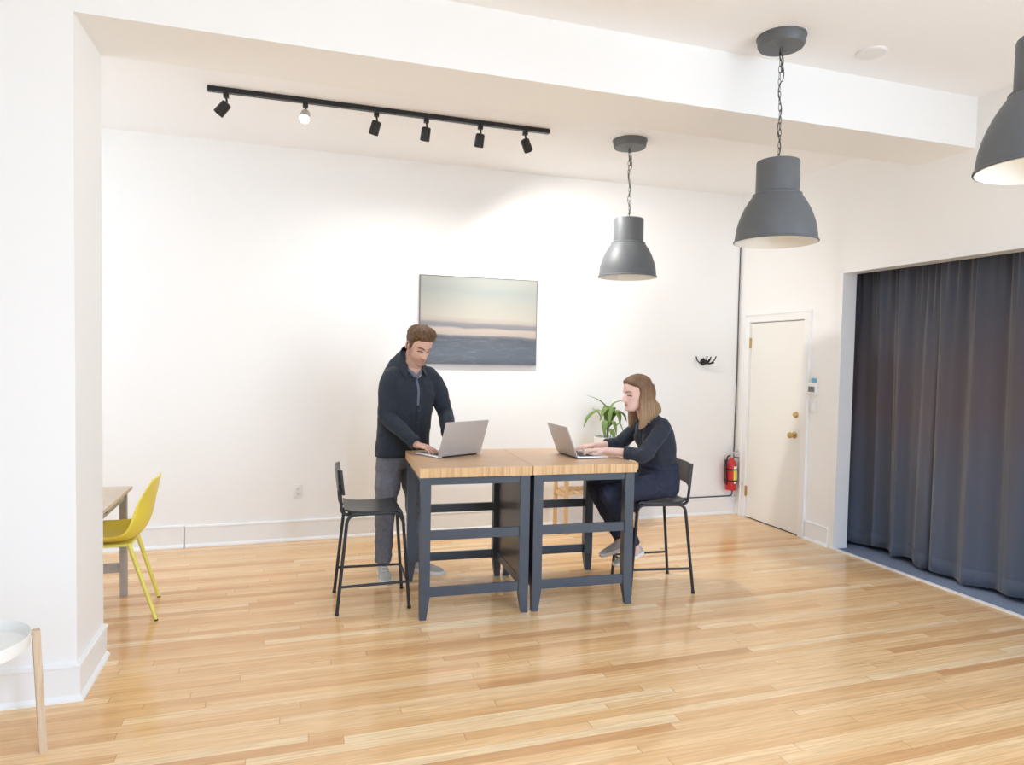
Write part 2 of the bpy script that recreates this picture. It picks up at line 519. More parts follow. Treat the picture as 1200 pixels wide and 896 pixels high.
# front and left walls, unseen windows added for brightness (behind and beside the camera)
WINS = [(-.6, 1.6), (1.95, 4.25)]
WZ0, WZ1 = .55, 3.0
b = MB()
xs = [XL - .15, WINS[0][0], WINS[0][1], WINS[1][0], WINS[1][1], R + .12]
for i in (0, 2, 4): b.box((xs[i], YF - .15, 0), (xs[i + 1], YF, ZF))
for w in WINS:
    b.box((w[0], YF - .15, 0), (w[1], YF, WZ0)); b.box((w[0], YF - .15, WZ1), (w[1], YF, ZF))
structure(b.build('wall_front', M['wall'], smooth=False))
LW = (-.9, 2.3)
b = MB()
b.box((XL - .15, YF, 0), (XL, LW[0], ZF)); b.box((XL - .15, LW[1], 0), (XL, PY0, ZF))
b.box((XL - .15, LW[0], 0), (XL, LW[1], WZ0)); b.box((XL - .15, LW[0], WZ1), (XL, LW[1], ZF))
BW = (4.35, 5.6)
b.box((XL - .15, PY0, 0), (XL, BW[0], ZF + .2)); b.box((XL - .15, BW[1], 0), (XL, D, ZF + .2))
b.box((XL - .15, BW[0], 0), (XL, BW[1], .9)); b.box((XL - .15, BW[0], 2.7), (XL, BW[1], ZF + .2))
structure(b.build('wall_left', M['wall'], smooth=False))

def window_frame(name, a, c, axis, z0, z1):
    b = MB()
    def bar(u0, u1, v0, v1):
        if axis == 'x': b.box((u0, YF - .10, v0), (u1, YF - .04, v1))
        else: b.box((XL - .10, u0, v0), (XL - .04, u1, v1))
    t = .05
    bar(a, a + t, z0, z1); bar(c - t, c, z0, z1); bar(a + t, c - t, z0, z0 + t); bar(a + t, c - t, z1 - t, z1)
    mid = (a + c) / 2
    bar(mid - t / 2, mid + t / 2, z0 + t, z1 - t)
    structure(b.build(name, M['trim'], smooth=False))
window_frame('window_1', WINS[0][0], WINS[0][1], 'x', WZ0, WZ1)
window_frame('window_2', WINS[1][0], WINS[1][1], 'x', WZ0, WZ1)
window_frame('window_3', LW[0], LW[1], 'y', WZ0, WZ1)
b = MB()
for y0, y1, z0, z1 in ((RW[0], RW[0] + .05, .55, 3.0), (RW[1] - .05, RW[1], .55, 3.0), (RW[0] + .05, RW[1] - .05, .55, .6), (RW[0] + .05, RW[1] - .05, 2.95, 3.0), (-1.225, -1.175, .6, 2.95)):
    b.box((R + .04, y0, z0), (R + .10, y1, z1))
structure(b.build('window_5', M['trim'], smooth=False))  # unseen right window, likewise added to brighten the room
window_frame('added_back_window', BW[0], BW[1], 'y', .9, 2.7)  # unseen back room window, added to light the far walls

# unseen closed box behind the curtain, keeps world light out
b = MB()
b.box((R + 1.6, OY0 - .3, 0), (R + 1.7, D + .15, ZF)); b.box((R + .12, OY0 - .3, 0), (R + 1.6, OY0 - .2, ZF))
b.box((R + .12, D, 0), (R + 1.7, D + .1, ZF)); b.box((R + .12, OY0 - .3, ZF - .3), (R + 1.7, D + .1, ZF - .2))
structure(b.build('wall_behind_curtain', M['dark_room'], smooth=False))

# baseboards
def baseboard(name, p0, p1, nrm, h=.175, m='trim', ext0=0.0, ext1=0.0):
    p0, p1, nrm = V((p0[0], p0[1], 0)), V((p1[0], p1[1], 0)), V((nrm[0], nrm[1], 0))
    t = (p1 - p0).normalized()
    prof = [(0, 0), (.032, 0), (.030, .010), (.020, .022), (.016, .026), (.016, h - .018), (.022, h - .014), (.020, h - .003), (.012, h), (0, h)]
    b = MB(); bm = b.bm
    r0 = [bm.verts.new(p0 - t * ext0 * d / .016 * .0 + nrm * d + V((0, 0, z)) - t * (ext0 * d)) for d, z in prof]
    r1 = [bm.verts.new(p1 + nrm * d + V((0, 0, z)) + t * (ext1 * d)) for d, z in prof]
    n = len(prof)
    for k in range(n): bm.faces.new((r0[k], r0[(k + 1) % n], r1[(k + 1) % n], r1[k]))
    bm.faces.new(r0); bm.faces.new(r1[::-1])
    return structure(b.build(name, M[m], smooth=False))
baseboard('baseboard_back', (-.795, D), (R, D), (0, -1))
baseboard('baseboard_back_left', (XL2, D), (-.80, D), (0, -1), h=.182)
baseboard('baseboard_partition_front', (XL, PY0), (PX, PY0), (0, -1), h=.168, ext1=1)
baseboard('baseboard_partition_end', (PX, PY0), (PX, PY1), (1, 0), h=.168, ext0=1, ext1=0)
baseboard('baseboard_right', (R, 4.70), (R, DY0 - .095), (-1, 0), h=.17)
baseboard('baseboard_right_front', (R, OY0 - .06), (R, YF), (-1, 0), h=.17)

# curtained opening: white jamb, head and the strip along the carpet edge
b = MB()
b.box((R - .008, OY1 - .012, 0), (R + .135, OY1 + .06, OZ + .02))
structure(b.build('trim_1', M['trim'], smooth=False))
structure(MB().box((R - .008, OY0, OZ - .012), (R + .135, OY1 - .013, OZ + .02)).build('trim_2', M['trim'], smooth=False))
structure(MB().box((R - .018, OY0, 0), (R + .018, OY1 + .02, .009), bevel=.003).build('trim_3', M['trim'], smooth=False))
structure(MB().box((R - .008, OY0 - .06, 0), (R + .135, OY0, OZ + .02)).build('trim_4', M['trim'], smooth=False))

# door
b = MB()
cw = .085
for y0, y1 in ((DY0 - cw, DY0 - .004), (DY1 + .004, DY1 + cw)):
    b.box((R - .018, y0, 0), (R + .02, y1, DZ + cw))
    yo = y0 if y0 < DY0 else y1 - .016
    b.box((R - .027, yo - .001, 0), (R - .0175, yo + .017, DZ + cw + .001))
b.box((R - .018, DY0 - .0045, DZ + .006), (R + .02, DY1 + .0045, DZ + cw))
b.box((R - .026, DY0 - cw + .016, DZ + cw - .016), (R - .0172, DY1 + cw - .016, DZ + cw + .0005))
b.box((R + .05, DY0 - .02, 0), (R + .07, DY0 + .02, DZ)); b.box((R + .05, DY1 - .02, 0), (R + .07, DY1 + .02, DZ)); b.box((R + .05, DY0, DZ - .02), (R + .07, DY1, DZ + .01))
structure(b.build('trim_5', M['trim'], smooth=False))
door = MB().box((R + .004, DY0 + .003, .008), (R + .046, DY1 - .003, DZ - .006), bevel=.002).build('door_1', M['door'], smooth=False)
structure(door)
tag(door, 'white flush door with brass knob in the right wall', 'door')
def knob(name, y, z, big):
    b = MB()
    if big: prof = [(.032, 0), (.032, .006), (.014, .012), (.012, .03), (.024, .04), (.029, .052), (.025, .064), (.010, .070)]
    else: prof = [(.030, 0), (.029, .010), (.022, .016), (.020, .022), (.012, .024)]
    b.lathe(prof, (R + .004, y, z), 24, axis=(-1, 0, 0))
    return b.build(name, M['brass'], door)
knob('knob', 5.160, .915, True); knob('deadbolt', 5.150, 1.105, False)
for z in (1.77, .27):
    b = MB(); b.box((R - .008, DY1 - .012, z - .05), (R + .004, DY1 + .012, z + .05)); b.cyl((R - .010, DY1, z - .052), (R - .010, DY1, z + .052), .006, seg=10)
    b.build('hinge', M['brass'], door)

# ------------------------------------------------------------------ curtains
def curtain(y0, y1, nf, seed, label, x0=R + .275, lead=0.0):
    rnd = random.Random(seed)
    ph = [rnd.uniform(0, 6.28) for _ in range(6)]
    NU, NVV = int(170 * (y0 - y1)) + 60, 60
    zt = OZ + .10
    def sheet(u, v):
        y = y0 + (y1 - y0) * u
        z0 = .035 + .012 * math.sin(u * 17 + ph[0]) + (.05 * (1 - u / .05) if (u < .05 and lead > 0) else 0)
        z = z0 + (zt - z0) * v
        low = 1 - v
        s = u * nf * 2 * PI
        w1 = math.sin(s + ph[1] + .9 * math.sin(u * 9 + ph[2]))
        w2 = math.sin(s * 2.3 + ph[3] + .4 * low)
        w3 = math.sin(s * .37 + ph[4]); w4 = mnoise.noise(V((u * nf * 1.7, seed, 0)))
        amp = (.028 + .022 * low) * (1 + .9 * w4)
        pleat = math.sin(s * 4.0 + ph[1] + 2 * w4) * .012 * smoothstep(.70, 1.0, v)
        x = x0 + amp * (w1 * abs(w1) ** .3 * .8 + .28 * w2 * (1 - .5 * low)) + .03 * low * w3 + pleat
        x += .02 * low * math.sin(u * 5 + ph[5])
        yy = y + .010 * math.sin(s + ph[1] + 1.4) * low
        return V((x, yy, z)), V((-1, 0, 0))
    b = MB(); b.grid_solid(sheet, NU, NVV, -.006)
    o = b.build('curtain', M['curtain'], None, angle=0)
    tag(o, label, 'curtain', 'curtains in the wide wall opening')
    # hem stitched along the bottom
    def hem(u, v):
        p, n = sheet(u, 0.0); q, _ = sheet(u, .047)
        return p.lerp(q, v) + V((-.0035, 0, 0)), n
    b = MB(); b.grid_solid(hem, NU, 2, -.004)
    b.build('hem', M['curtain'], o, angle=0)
    return o
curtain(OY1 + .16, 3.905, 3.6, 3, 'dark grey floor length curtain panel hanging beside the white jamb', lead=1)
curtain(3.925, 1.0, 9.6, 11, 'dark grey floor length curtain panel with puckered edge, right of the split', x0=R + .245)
b = MB(); b.cyl((R + .275, 1.0, OZ + .115), (R + .275, OY1 + .22, OZ + .115), .014, seg=14)
structure(b.build('curtain_rod', M['black_metal']))  # unseen curtain rod carrying both panels

# ------------------------------------------------------------------ pendant lamps
def pendant_proto():
    root = empty('pendant_lamp', (0, 0, 0))
    # outer shell, local z = 0 at rim, axis at origin
    ro = [(.237, .000), (.239, .004), (.237, .010), (.232, .014), (.229, .04), (.224, .08), (.214, .12), (.200, .16), (.182, .20), (.162, .235), (.144, .262),
          (.139, .270), (.139, .279), (.126, .284), (.122, .290), (.121, .465), (.119, .472), (.112, .475), (.03, .478)]
    b = MB(); b.lathe(ro + [(.03, .470), (.110, .466), (.117, .460), (.118, .290), (.130, .268), (.156, .235), (.177, .20), (.195, .16), (.209, .12), (.219, .08), (.225, .04), (.232, .004)], (0, 0, 0), 64, cap=False)
    b.bm.faces.ensure_lookup_table()
    b.build('shade', M['shade'], root, angle=30)
    ri = [(.2335, .001), (.224, .035), (.2175, .08), (.207, .12), (.193, .16), (.175, .20), (.154, .235), (.128, .266), (.1165, .288), (.1155, .458), (.11, .463), (.02, .465)]
    b = MB(); b.lathe(ri + [(r - .0015, z - .002) for r, z in ri[::-1]], (0, 0, 0), 64, cap=False)
    b.build('shade_lining', M['shade_in'], root, angle=30)
    b = MB(); b.lathe([(.02, .464), (.022, .40), (.028, .385), (.028, .36), (.02, .35)], (0, 0, 0), 20); b.build('lamp_holder', M['plastic'], root)
    b = MB(); b.ball((0, 0, .295), .05, 12, (1, 1, 1.2)); b.build('bulb', M['bulb_off'], root)
    return root
def pendant(root, x, y, rim_z, ceil_z, tilt, wob, label):
    root.location = (x, y, rim_z)
    root.rotation_euler = (tilt[0], tilt[1], 0)
    tag(root, label, 'pendant lamp', 'grey dome pendant lamps hanging on chains')
    H = ceil_z - rim_z
    rot = Matrix.Rotation(tilt[0], 3, 'X') @ Matrix.Rotation(tilt[1], 3, 'Y')
    inv = rot.inverted() * (1 / .955)
    cx, cy = wob[0], wob[1]
    L = lambda p: inv @ V(p)
    b = MB(); c = L((cx, cy, H)); up = inv @ V((0, 0, 1))
    b.lathe([(.140, 0), (.140, -.008), (.136, -.012), (.132, -.048), (.124, -.060), (.02, -.062)], c, 44, axis=up)
    b.lathe([(.004, -.0615), (.004, -.064)], c + inv @ V((.05, .03, 0)), 8, axis=up)
    b.lathe([(.004, -.0615), (.004, -.064)], c + inv @ V((-.05, -.03, 0)), 8, axis=up)
    b.build('canopy', M['shade'], root, angle=30)
    p1 = V((cx, cy, H - .058)); p0 = rot @ V((0, 0, .478 * .955))
    n = max(6, int((p1 - p0).length / .034))
    b = MB()
    for i in range(n):
        t0, t1 = i / n, (i + 1) / n
        a = p0.lerp(p1, t0); e = p0.lerp(p1, t1)
        s = math.sin(t0 * PI * 2.2) * .006
        mid = (a + e) / 2 + V((s, 0, 0)); ax = (e - a).normalized()
        side = V((1, 0, 0)) if i % 2 == 0 else V((.25, 1, 0)); side = (side - ax * side.dot(ax)).normalized()
        hl, hw = (e - a).length * .62, .0085
        path = []
        for k in range(14):
            an = 2 * PI * k / 14
            path.append(L(mid + ax * (math.sin(an) * hl) + side * (math.cos(an) * hw * (1.0))))
        b.tube(path, .0020, 6, closed=True)
    b.build('chain', M['chain'], root)
    cordp = []
    for i in range(40):
        t = i / 39; p = p0.lerp(p1, t)
        cordp.append(L(p + V((math.sin(t * PI * 6) * .010 + (.015 * math.sin(t * PI) if t > .7 else 0), math.cos(t * PI * 6) * .008, 0))))
    b = MB(); b.tube(cordp, .003, 8)
    # spare cord gathered under the canopy
    k0 = p1 + V((.004, 0, -.06))
    b.tube([L(k0 + V((.008, 0, .02))), L(k0 + V((.016, .004, -.01))), L(k0 + V((.012, .004, -.07))), L(k0 + V((.004, 0, -.075))), L(k0 + V((.0, 0, -.02)))], .0032, 8)
    b.build('cord', M['cord'], root)
    return root
pr = pendant_proto()
p2 = copy_tree(pr); p3 = copy_tree(pr)
for p_ in (pr, p2, p3): p_.scale = (.955, .955, .955)
pendant(pr, 2.497, 4.81, 2.222, ZC, (0, 0), (.004, .02), 'grey dome pendant lamp on a chain, farthest of the row, nearest the painting')
pendant(p2, 2.60, 3.23, 2.262, ZF, (0, 0), (.01, .02), 'grey dome pendant lamp on a chain beside the beam, middle of the row')
pendant(p3, 2.50, 1.70, 2.280, ZF, (0, 0), (.0, .0), 'large grey dome pendant lamp cut by the right edge, nearest of the row')

b = MB(); b.lathe([(.085, 0), (.085, -.006), (.078, -.012), (.05, -.013), (.01, -.013)], (3.222, 3.225, ZF), 36)
tag(b.build('ceiling_cover_plate', M['plastic'], angle=30), 'round white cover plate on the front ceiling', 'ceiling plate')

# ------------------------------------------------------------------ track light
TY, TZ = 4.822, ZC
tr = empty('track_light', (.66, TY, TZ))
tag(tr, 'black ceiling track light with six small spot heads', 'track light')
b = MB(); b.box((-.508, TY - .019, TZ - .032), (1.826, TY + .019, TZ), bevel=.003)
b.build('rail', M['black_metal'], tr, world=True, smooth=False)
HEADS = [(-.398, (-.62, .25, -.72)), (.091, (-.10, -.75, -.62)), (.558, (-.22, .42, -.9)), (.904, (-.05, .42, -.9)), (1.297, (-.03, .40, -.9)), (1.639, (.55, .45, -.80))]
LAMPS = []
for i, (hx, dr) in enumerate(HEADS):
    d = V(dr).normalized()
    piv = V((hx, TY, TZ - .105))
    b = MB(); b.box((hx - .017, TY - .016, TZ - .062), (hx + .017, TY + .016, TZ - .0325), bevel=.003)
    b.tube(spline([(hx, TY, TZ - .06), (hx + .004, TY, TZ - .085), piv], 4), .0065, 10)
    head = b.build('lamp_head', M['black_metal'], tr, world=True)
    c0 = piv - d * .015
    lit = i == 1
    b = MB()
    b.lathe([(.012, 0), (.026, .003), (.032, .010), (.034, .086), (.034, .093), (.031, .095), (.030, .074), (.008, .070)], c0, 28, axis=d)
    b.build('spot_can', M['can_lit'] if lit else M['can'], head, world=True, angle=30)
    b = MB(); b.lathe([(.006, .072), (.028, .074), (.029, .085), (.022, .089), (.004, .090)], c0, 24, axis=d)
    b.build('bulb', M['bulb'], head, world=True)
    LAMPS.append((c0 + d * .125, d, lit))

# ------------------------------------------------------------------ counter tables
def table_unit(flip, label):
    root = empty('counter_table', (0, 0, 0))
    tag(root, label, 'table', 'counter tables pushed together')
    W_, Dp, H, th = .700, .780, .920, .058
    b = MB(); b.box((0, 0, H - th), (W_, Dp, H), bevel=.003); b.build('tabletop', M['block'], root, smooth=False)
    i0 = .012; lw = .060; zt = H - th
    X0, X1, Y0, Y1 = i0, W_ - i0, i0, Dp - i0
    for sx, sy in ((0, 0), (1, 0), (0, 1), (1, 1)):
        xa = X0 if sx == 0 else X1 - lw; ya = Y0 if sy == 0 else Y1 - lw
        bm = MB()
        def ring(z, cut):
            x0, x1, y0, y1 = xa, xa + lw, ya, ya + lw
            if sx == 0: x1 -= cut
            else: x0 += cut
            if sy == 0: y1 -= cut
            else: y0 += cut
            return [V((x0, y0, z)), V((x1, y0, z)), V((x1, y1, z)), V((x0, y1, z))]
        bm.loft([ring(0, .020), ring(.135, 0), ring(zt, 0)])
        bm.build('leg', M['table_paint'], root, smooth=False)
    def rail(y0, y1, z0, z1, nm):
        MB().box((X0 + lw, y0, z0), (X1 - lw, y1, z1), bevel=.002).build(nm, M['table_paint'], root, smooth=False)
    for ya in (Y0 + .008, Y1 - .030):
        rail(ya, ya + .022, zt - .046, zt, 'apron')
        rail(ya, ya + .022, .480, .538, 'rail')
        rail(ya, ya + .022, .136, .194, 'rail')
    # closed side
    xs = X1 - .030 if not flip else X0 + .010
    MB().box((xs, Y0 + lw, .19), (xs + .020, Y1 - lw, zt - .001)).build('side_panel', M['panel_dark'], root, smooth=False)
    MB().box((xs - .004, Y0 + lw, .136), (xs + .024, Y1 - lw, .194), bevel=.002).build('rail', M['table_paint'], root, smooth=False)
    # open side keeps only an apron
    xo = X0 + .010 if not flip else X1 - .030
    MB().box((xo, Y0 + lw, zt - .046), (xo + .020, Y1 - lw, zt), bevel=.002).build('apron', M['table_paint'], root, smooth=False)
    return root
RT = -.054
TX, TYY = .736, 3.987
t1 = table_unit(False, 'slate grey counter table with oak top where the standing man works')
t1.location = (TX, TYY, 0); t1.rotation_euler = (0, 0, RT)
t2 = table_unit(True, 'slate grey counter table with oak top where the seated woman works')
t2.location = (TX + .703 * math.cos(RT), TYY + .703 * math.sin(RT), 0); t2.rotation_euler = (0, 0, RT)
ZT = .920

# ------------------------------------------------------------------ laptops
def laptop(loc, hinge_dir, depth_dir, w, dp, tilt, label):
    """local frame: x along the hinge, y from hinge towards the user"""
    root = empty('laptop', loc)
    root.rotation_euler = (0, 0, math.atan2(hinge_dir[1], hinge_dir[0]))
    s = 1 if (hinge_dir[0] * depth_dir[1] - hinge_dir[1] * depth_dir[0]) > 0 else -1
    tag(root, label, 'laptop', 'open laptops on the counter')
    b = MB(); b.box((0, min(0, s * dp), .004), (w, max(0, s * dp), .015), bevel=.004)
    b.build('base', M['alu_edge'], root)
    b = MB()
    for k in range(5):
        for c in range(12):
            x0 = .025 + c * (w - .05) / 12; y0 = .028 + k * .021
            ya, yb = sorted((s * y0, s * (y0 + .018)))
            b.box((x0, ya, .0148), (x0 + (w - .05) / 12 - .003, yb, .0165))
    b.build('keyboard', M['keys'], root, smooth=False)
    ya, yb = sorted((s * .142, s * (dp - .008)))
    MB().box((w * .34, ya, .0149), (w * .66, yb, .0154)).build('trackpad', M['alu'], root, smooth=False)
    for px in (.03, w - .03):
        for py in (.02, dp - .02):
            b = MB(); b.cyl((px, s * py, 0), (px, s * py, .005), .008, seg=12); b.build('rubber_foot', M['rubber'], root)
    rot = Matrix.Rotation(s * tilt, 3, 'X')      # lid leans away from the user
    hl = dp - .004
    b = MB(); b.box((0, -.004, 0), (w, .004, hl), bevel=.0035)
    for v in b.bm.verts: v.co = rot @ v.co + V((0, -s * .002, .012))
    lid = b.build('lid', M['alu'], root)
    b = MB(); ya, yb = sorted((s * .0036, s * .0048))
    b.box((.006, ya, .012), (w - .006, yb, hl - .006))
    for v in b.bm.verts: v.co = rot @ v.co + V((0, -s * .002, .012))
    b.build('screen', M['screen'], lid, smooth=False)
    b = MB(); b.cyl((w * .1, -s * .001, .010), (w * .9, -s * .001, .010), .006, seg=12)
    b.build('hinge', M['keys'], root)
    return root
hd = V((.906, .423, 0)); dd = V((-.423, .906, 0))
laptop((.919, 4.345, ZT), hd, dd, .360, .250, math.radians(20), 'open silver laptop seen from behind, used by the standing man')
hd2 = V((-.055, .998, 0)); dd2 = V((.998, .055, 0))
laptop((1.820, 4.140, ZT), hd2, dd2, .315, .225, math.radians(22), 'open silver laptop in front of the seated woman')

# ------------------------------------------------------------------ bar stools
def stool():
    root = empty('bar_stool', (0, 0, 0))
    T = .0105
    for s in (-1, 1):
        p = bend_path([(-.222, s * .212, 0), (-.160, s * .178, .606), (.176, s * .166, .606), (.222, s * .186, 0)], .055, 6)
        b = MB(); b.tube(p, T, 12); b.build('leg_frame', M['stool_metal'], root)
        b = MB(); b.tube([(-.204, s * .203, .170), (.211, s * .182, .170)], .0085, 10); b.build('stretcher', M['stool_metal'], root)
        p = bend_path([(-.10, s * .146, .600), (-.192, s * .146, .602), (-.200, s * .150, .68), (-.214, s * .156, .880)], .05, 6)
        b = MB(); b.tube(p, .0095, 12); b.build('back_post', M['stool_metal'], root)
        b = MB(); b.tube([(.190, s * .170, .52), (.150, s * .132, .602)], .007, 8); b.build('brace', M['stool_metal'], root)
        for x, y in ((-.222, .212), (.222, .186)):
            b = MB(); b.cyl((x, s * y, 0), (x * .995, s * y * .995, .014), .0125, seg=12)
            b.build('foot_cap', M['rubber'], root)
    b = MB(); b.tube([(.211, -.183, .170), (.211, .183, .170)], .0085, 10); b.build('footrest', M['stool_metal'], root)
    for xa in (-.155, .12): MB().box((xa, -.165, .600), (xa + .03, .165, .612)).build('seat_bracket', M['stool_metal'], root, smooth=False)
    def seat(u, v):
        x = -.175 + .385 * u; w = .178 - .012 * abs(2 * u - 1) ** 3
        y = (v - .5) * 2 * w
        z = .632 - .010 * math.sin(min(1, u * 1.15) * PI) - .006 * (1 - (2 * v - 1) ** 2) -   .066 * smoothstep(.86, 1.0, u) + .010 * smoothstep(.12, 0, u)
        if u > .86: x -= .02 * smoothstep(.9, 1.0, u)
        return V((x, y, z)), V((0, 0, 1))
    b = MB(); b.grid_solid(seat, 28, 20, .013); b.build('seat', M['stool_ply'], root, angle=50)
    def back(u, v):
        y = (u - .5) * 2 * .180
        z = .742 + .140 * v - .012 * (abs(2 * u - 1) ** 4) * (1 - v)
        x = -.204 - .016 * (z - .742) / .14 - .028 * (1 - (2 * u - 1) ** 2) + .026
        return V((x, y, z)), V((1, 0, .2))
    b = MB(); b.grid_solid(back, 28, 10, .013); b.build('backrest', M['stool_ply'], root, angle=50)
    return root
s1 = stool()
s1.location = (.508, 4.415, 0); s1.rotation_euler = (0, 0, math.radians(-1.5))
tag(s1, 'empty black bar stool with low back beside the standing man', 'bar stool', 'black bar stools at the counter')
s2 = copy_tree(s1); s2.location = (2.436, 4.225, 0); s2.rotation_euler = (0, 0, math.radians(180 - 7))
tag(s2, 'black bar stool the woman sits on', 'bar stool')

# ------------------------------------------------------------------ painting, outlet, hook rack, extinguisher, cable, thermostat, switch
pc = V((1.634, D - .0005, 1.904))
pt = empty('painting', (pc.x, D, pc.z)); tag(pt, 'wide grey and cream seascape painting hanging on the back wall', 'painting')
pw, ph_ = 1.096, .785
b = MB(); b.box((-pw / 2 + .005, -.036, -ph_ / 2 + .005), (pw / 2 - .005, -.010, ph_ / 2 - .005)); b.build('canvas', M['painting'], pt, smooth=False)
b = MB()
for a in ((-pw / 2, -ph_ / 2, -pw / 2 + .0055, ph_ / 2), (pw / 2 - .0055, -ph_ / 2, pw / 2, ph_ / 2), (-pw / 2, -ph_ / 2, pw / 2, -ph_ / 2 + .0055), (-pw / 2, ph_ / 2 - .0055, pw / 2, ph_ / 2)):
    b.box((a[0], -.040, a[1]), (a[2], -.001, a[3]))
b.build('frame', M['canvas_edge'], pt, smooth=False)

ou = empty('wall_outlet', (.073, D, .419)); tag(ou, 'white wall outlet low on the back wall', 'outlet')
MB().box((-.036, -.008, -.058), (.036, 0, .058), bevel=.003).build('plate', M['plastic'], ou)
for z in (.022, -.022):
    b = MB(); b.box((-.015, -.0105, z - .014), (.015, -.007, z + .014), bevel=.003); so = b.build('socket', M['tag_white'], ou)
    b = MB(); b.box((-.007, -.0112, z - .004), (-.0045, -.010, z + .006)); b.box((.0045, -.0112, z - .004), (.007, -.010, z + .006)); b.box((-.002, -.0112, z - .010), (.002, -.010, z - .007))
    b.build('slot', M['lcd'], so, smooth=False)

hk = empty('coat_hook', (4.005, D, 1.575)); tag(hk, 'black spider like iron coat hook on the back wall', 'coat hook')
b = MB(); b.lathe([(.034, 0), (.036, .006), (.030, .014), (.016, .02), (.014, .05), (.022, .056), (.020, .066), (.006, .072)], (0, 0, -.005), 20, axis=(0, -1, 0)); b.build('back_plate', M['black_metal'], hk)
for (dx, dz, up, ln) in ((-.115, .045, .045, .05), (.115, .05, .045, .05), (-.08, -.012, .018, .06), (.085, -.010, .018, .06), (-.045, .03, .03, .09), (.04, .045, .03, .09), (-.008, .05, .03, .10), (.012, .02, .03, .11)):
    ln *= .55; dx *= 1.0
    p = spline([(0, -.03, -.005), (dx * .45, -.03 - ln * .5, -.022 + dz * .1), (dx * .85, -.03 - ln * .8, dz * .45 - .010), (dx, -.03 - ln, dz)], 6)
    b = MB(); b.tube(p, [.006] * (len(p) - 1) + [.005], 8); b.ball(p[-1], .0075, 8); b.build('hook', M['black_metal'], hk)

fe = empty('fire_extinguisher', (4.325, D - .085, .262)); tag(fe, 'red fire extinguisher with yellow label hanging on the back wall', 'fire extinguisher')
b = MB(); b.lathe([(.050, 0), (.056, .006), (.057, .02), (.057, .25), (.053, .275), (.040, .300), (.022, .315), (.018, .335)], (0, 0, 0), 32); b.build('cylinder', M['red'], fe, angle=50)
b = MB(); b.lathe([(.017, .330), (.019, .335), (.019, .352), (.014, .358), (.014, .375)], (0, 0, 0), 16); b.build('valve', M['alu'], fe)
b = MB(); b.prism([(-.015, -.010, .372), (.075, -.010, .405), (.078, -.010, .394), (.0, -.010, .358)], (0, .02, 0)); b.build('handle', M['alu'], fe, smooth=False)
b = MB(); b.prism([(-.010, -.009, .350), (.080, -.009, .335), (.078, -.009, .326), (-.010, -.009, .342)], (0, .018, 0)); b.build('lever', M['rubber'], fe, smooth=False)
b = MB(); b.tube(spline([(-.010, 0, .355), (-.05, -.01, .345), (-.070, -.015, .29), (-.066, -.015, .17), (-.064, -.015, .06)], 6), .008, 10); b.build('hose', M['rubber'], fe)
b = MB()
for z in (.092, .208): b.lathe([(.0575, z), (.060, z + .001), (.060, z + .014), (.0575, z + .015)], (0, 0, 0), 32, cap=False)
b.box((-.02, .052, .05), (.02, .0845, .30)); b.build('bracket', M['rubber'], fe, smooth=False)
def patch(a0, a1, z0, z1, r, name, m):
    def f(u, v):
        a = math.radians(a0 + (a1 - a0) * u); n = V((math.cos(a), math.sin(a), 0)); return n * r + V((0, 0, z0 + (z1 - z0) * v)), n
    b = MB(); b.grid_solid(f, 10, 2, .001); return b.build(name, m, fe)
patch(-100, -15, .107, .236, .0588, 'label', M['tag_yellow'])
patch(-85, -20, .107, .200, .0594, 'label_print', M['tag_white']) if False else None
patch(-58, -14, .107, .205, .0594, 'label_text', M['tag_white'])
patch(-100, -30, .222, .250, .0594, 'tag', M['tag_white'])
patch(-95, -60, .072, .094, .0594, 'seal', M['tag_white'])

b = MB(); b.tube(bend_path([(4.414, D - .006, 2.95), (4.412, D - .006, 2.2), (4.416, D - .006, 1.4), (4.404, D - .006, .205), (4.39, D - .006, .182), (3.20, D - .006, .183)], .02), .0055, 8)
tag(b.build('wall_cable', M['cord']), 'thin dark cable running down the back corner and along the baseboard', 'cable')

th_ = empty('thermostat', (R, 4.941, 1.357)); tag(th_, 'white thermostat with grey display on the wall beside the door', 'thermostat')
MB().box((-.028, -.058, -.060), (0, .058, .050), bevel=.006).build('housing', M['plastic'], th_)
MB().box((-.0295, -.045, -.030), (-.027, .030, .018)).build('display', M['lcd'], th_, smooth=False)
MB().box((-.012, -.040, .055), (0, .015, .092), bevel=.002).build('sticker', M['sticker'], th_, smooth=False)
sw = empty('light_switch', (R, 4.930, 1.190)); tag(sw, 'white light switch plate below the thermostat', 'light switch')
MB().box((-.007, -.038, -.060), (0, .038, .060), bevel=.002).build('plate', M['plastic'], sw)
MB().box((-.012, -.017, -.034), (-.006, .017, .034), bevel=.002).build('rocker', M['trim'], sw)

# ------------------------------------------------------------------ plant stand with pot
ps = empty('plant_stand', (2.72, 5.76, 0)); tag(ps, 'pale wooden stand with slatted shelf behind the counter', 'plant stand')
X0, X1, Y0, Y1 = 2.365, 3.075, 5.62, 5.88
for x in (X0, X1):
    for y in (Y0, Y1):
        MB().box((x - .016, y - .016, 0), (x + .016, y + .016, .62)).build('leg', M['stand_wood'], ps, world=True, smooth=False)
    MB().box((x - .010, Y0 + .016, .330), (x + .010, Y1 - .016, .362)).build('rail', M['slat_wood'], ps, world=True, smooth=False)
    MB().box((x - .010, Y0 + .016, .585), (x + .010, Y1 - .016, .62)).build('rail', M['slat_wood'], ps, world=True, smooth=False)
b = MB()
nsl = 11
for k in range(nsl):
    xx = X0 + .018 + k * (X1 - X0 - .036 - .045) / (nsl - 1)
    b.box((xx, Y0 - .012, .363), (xx + .045, Y1 + .012, .381))
b.build('shelf', M['slat_wood'], ps, world=True, smooth=False)
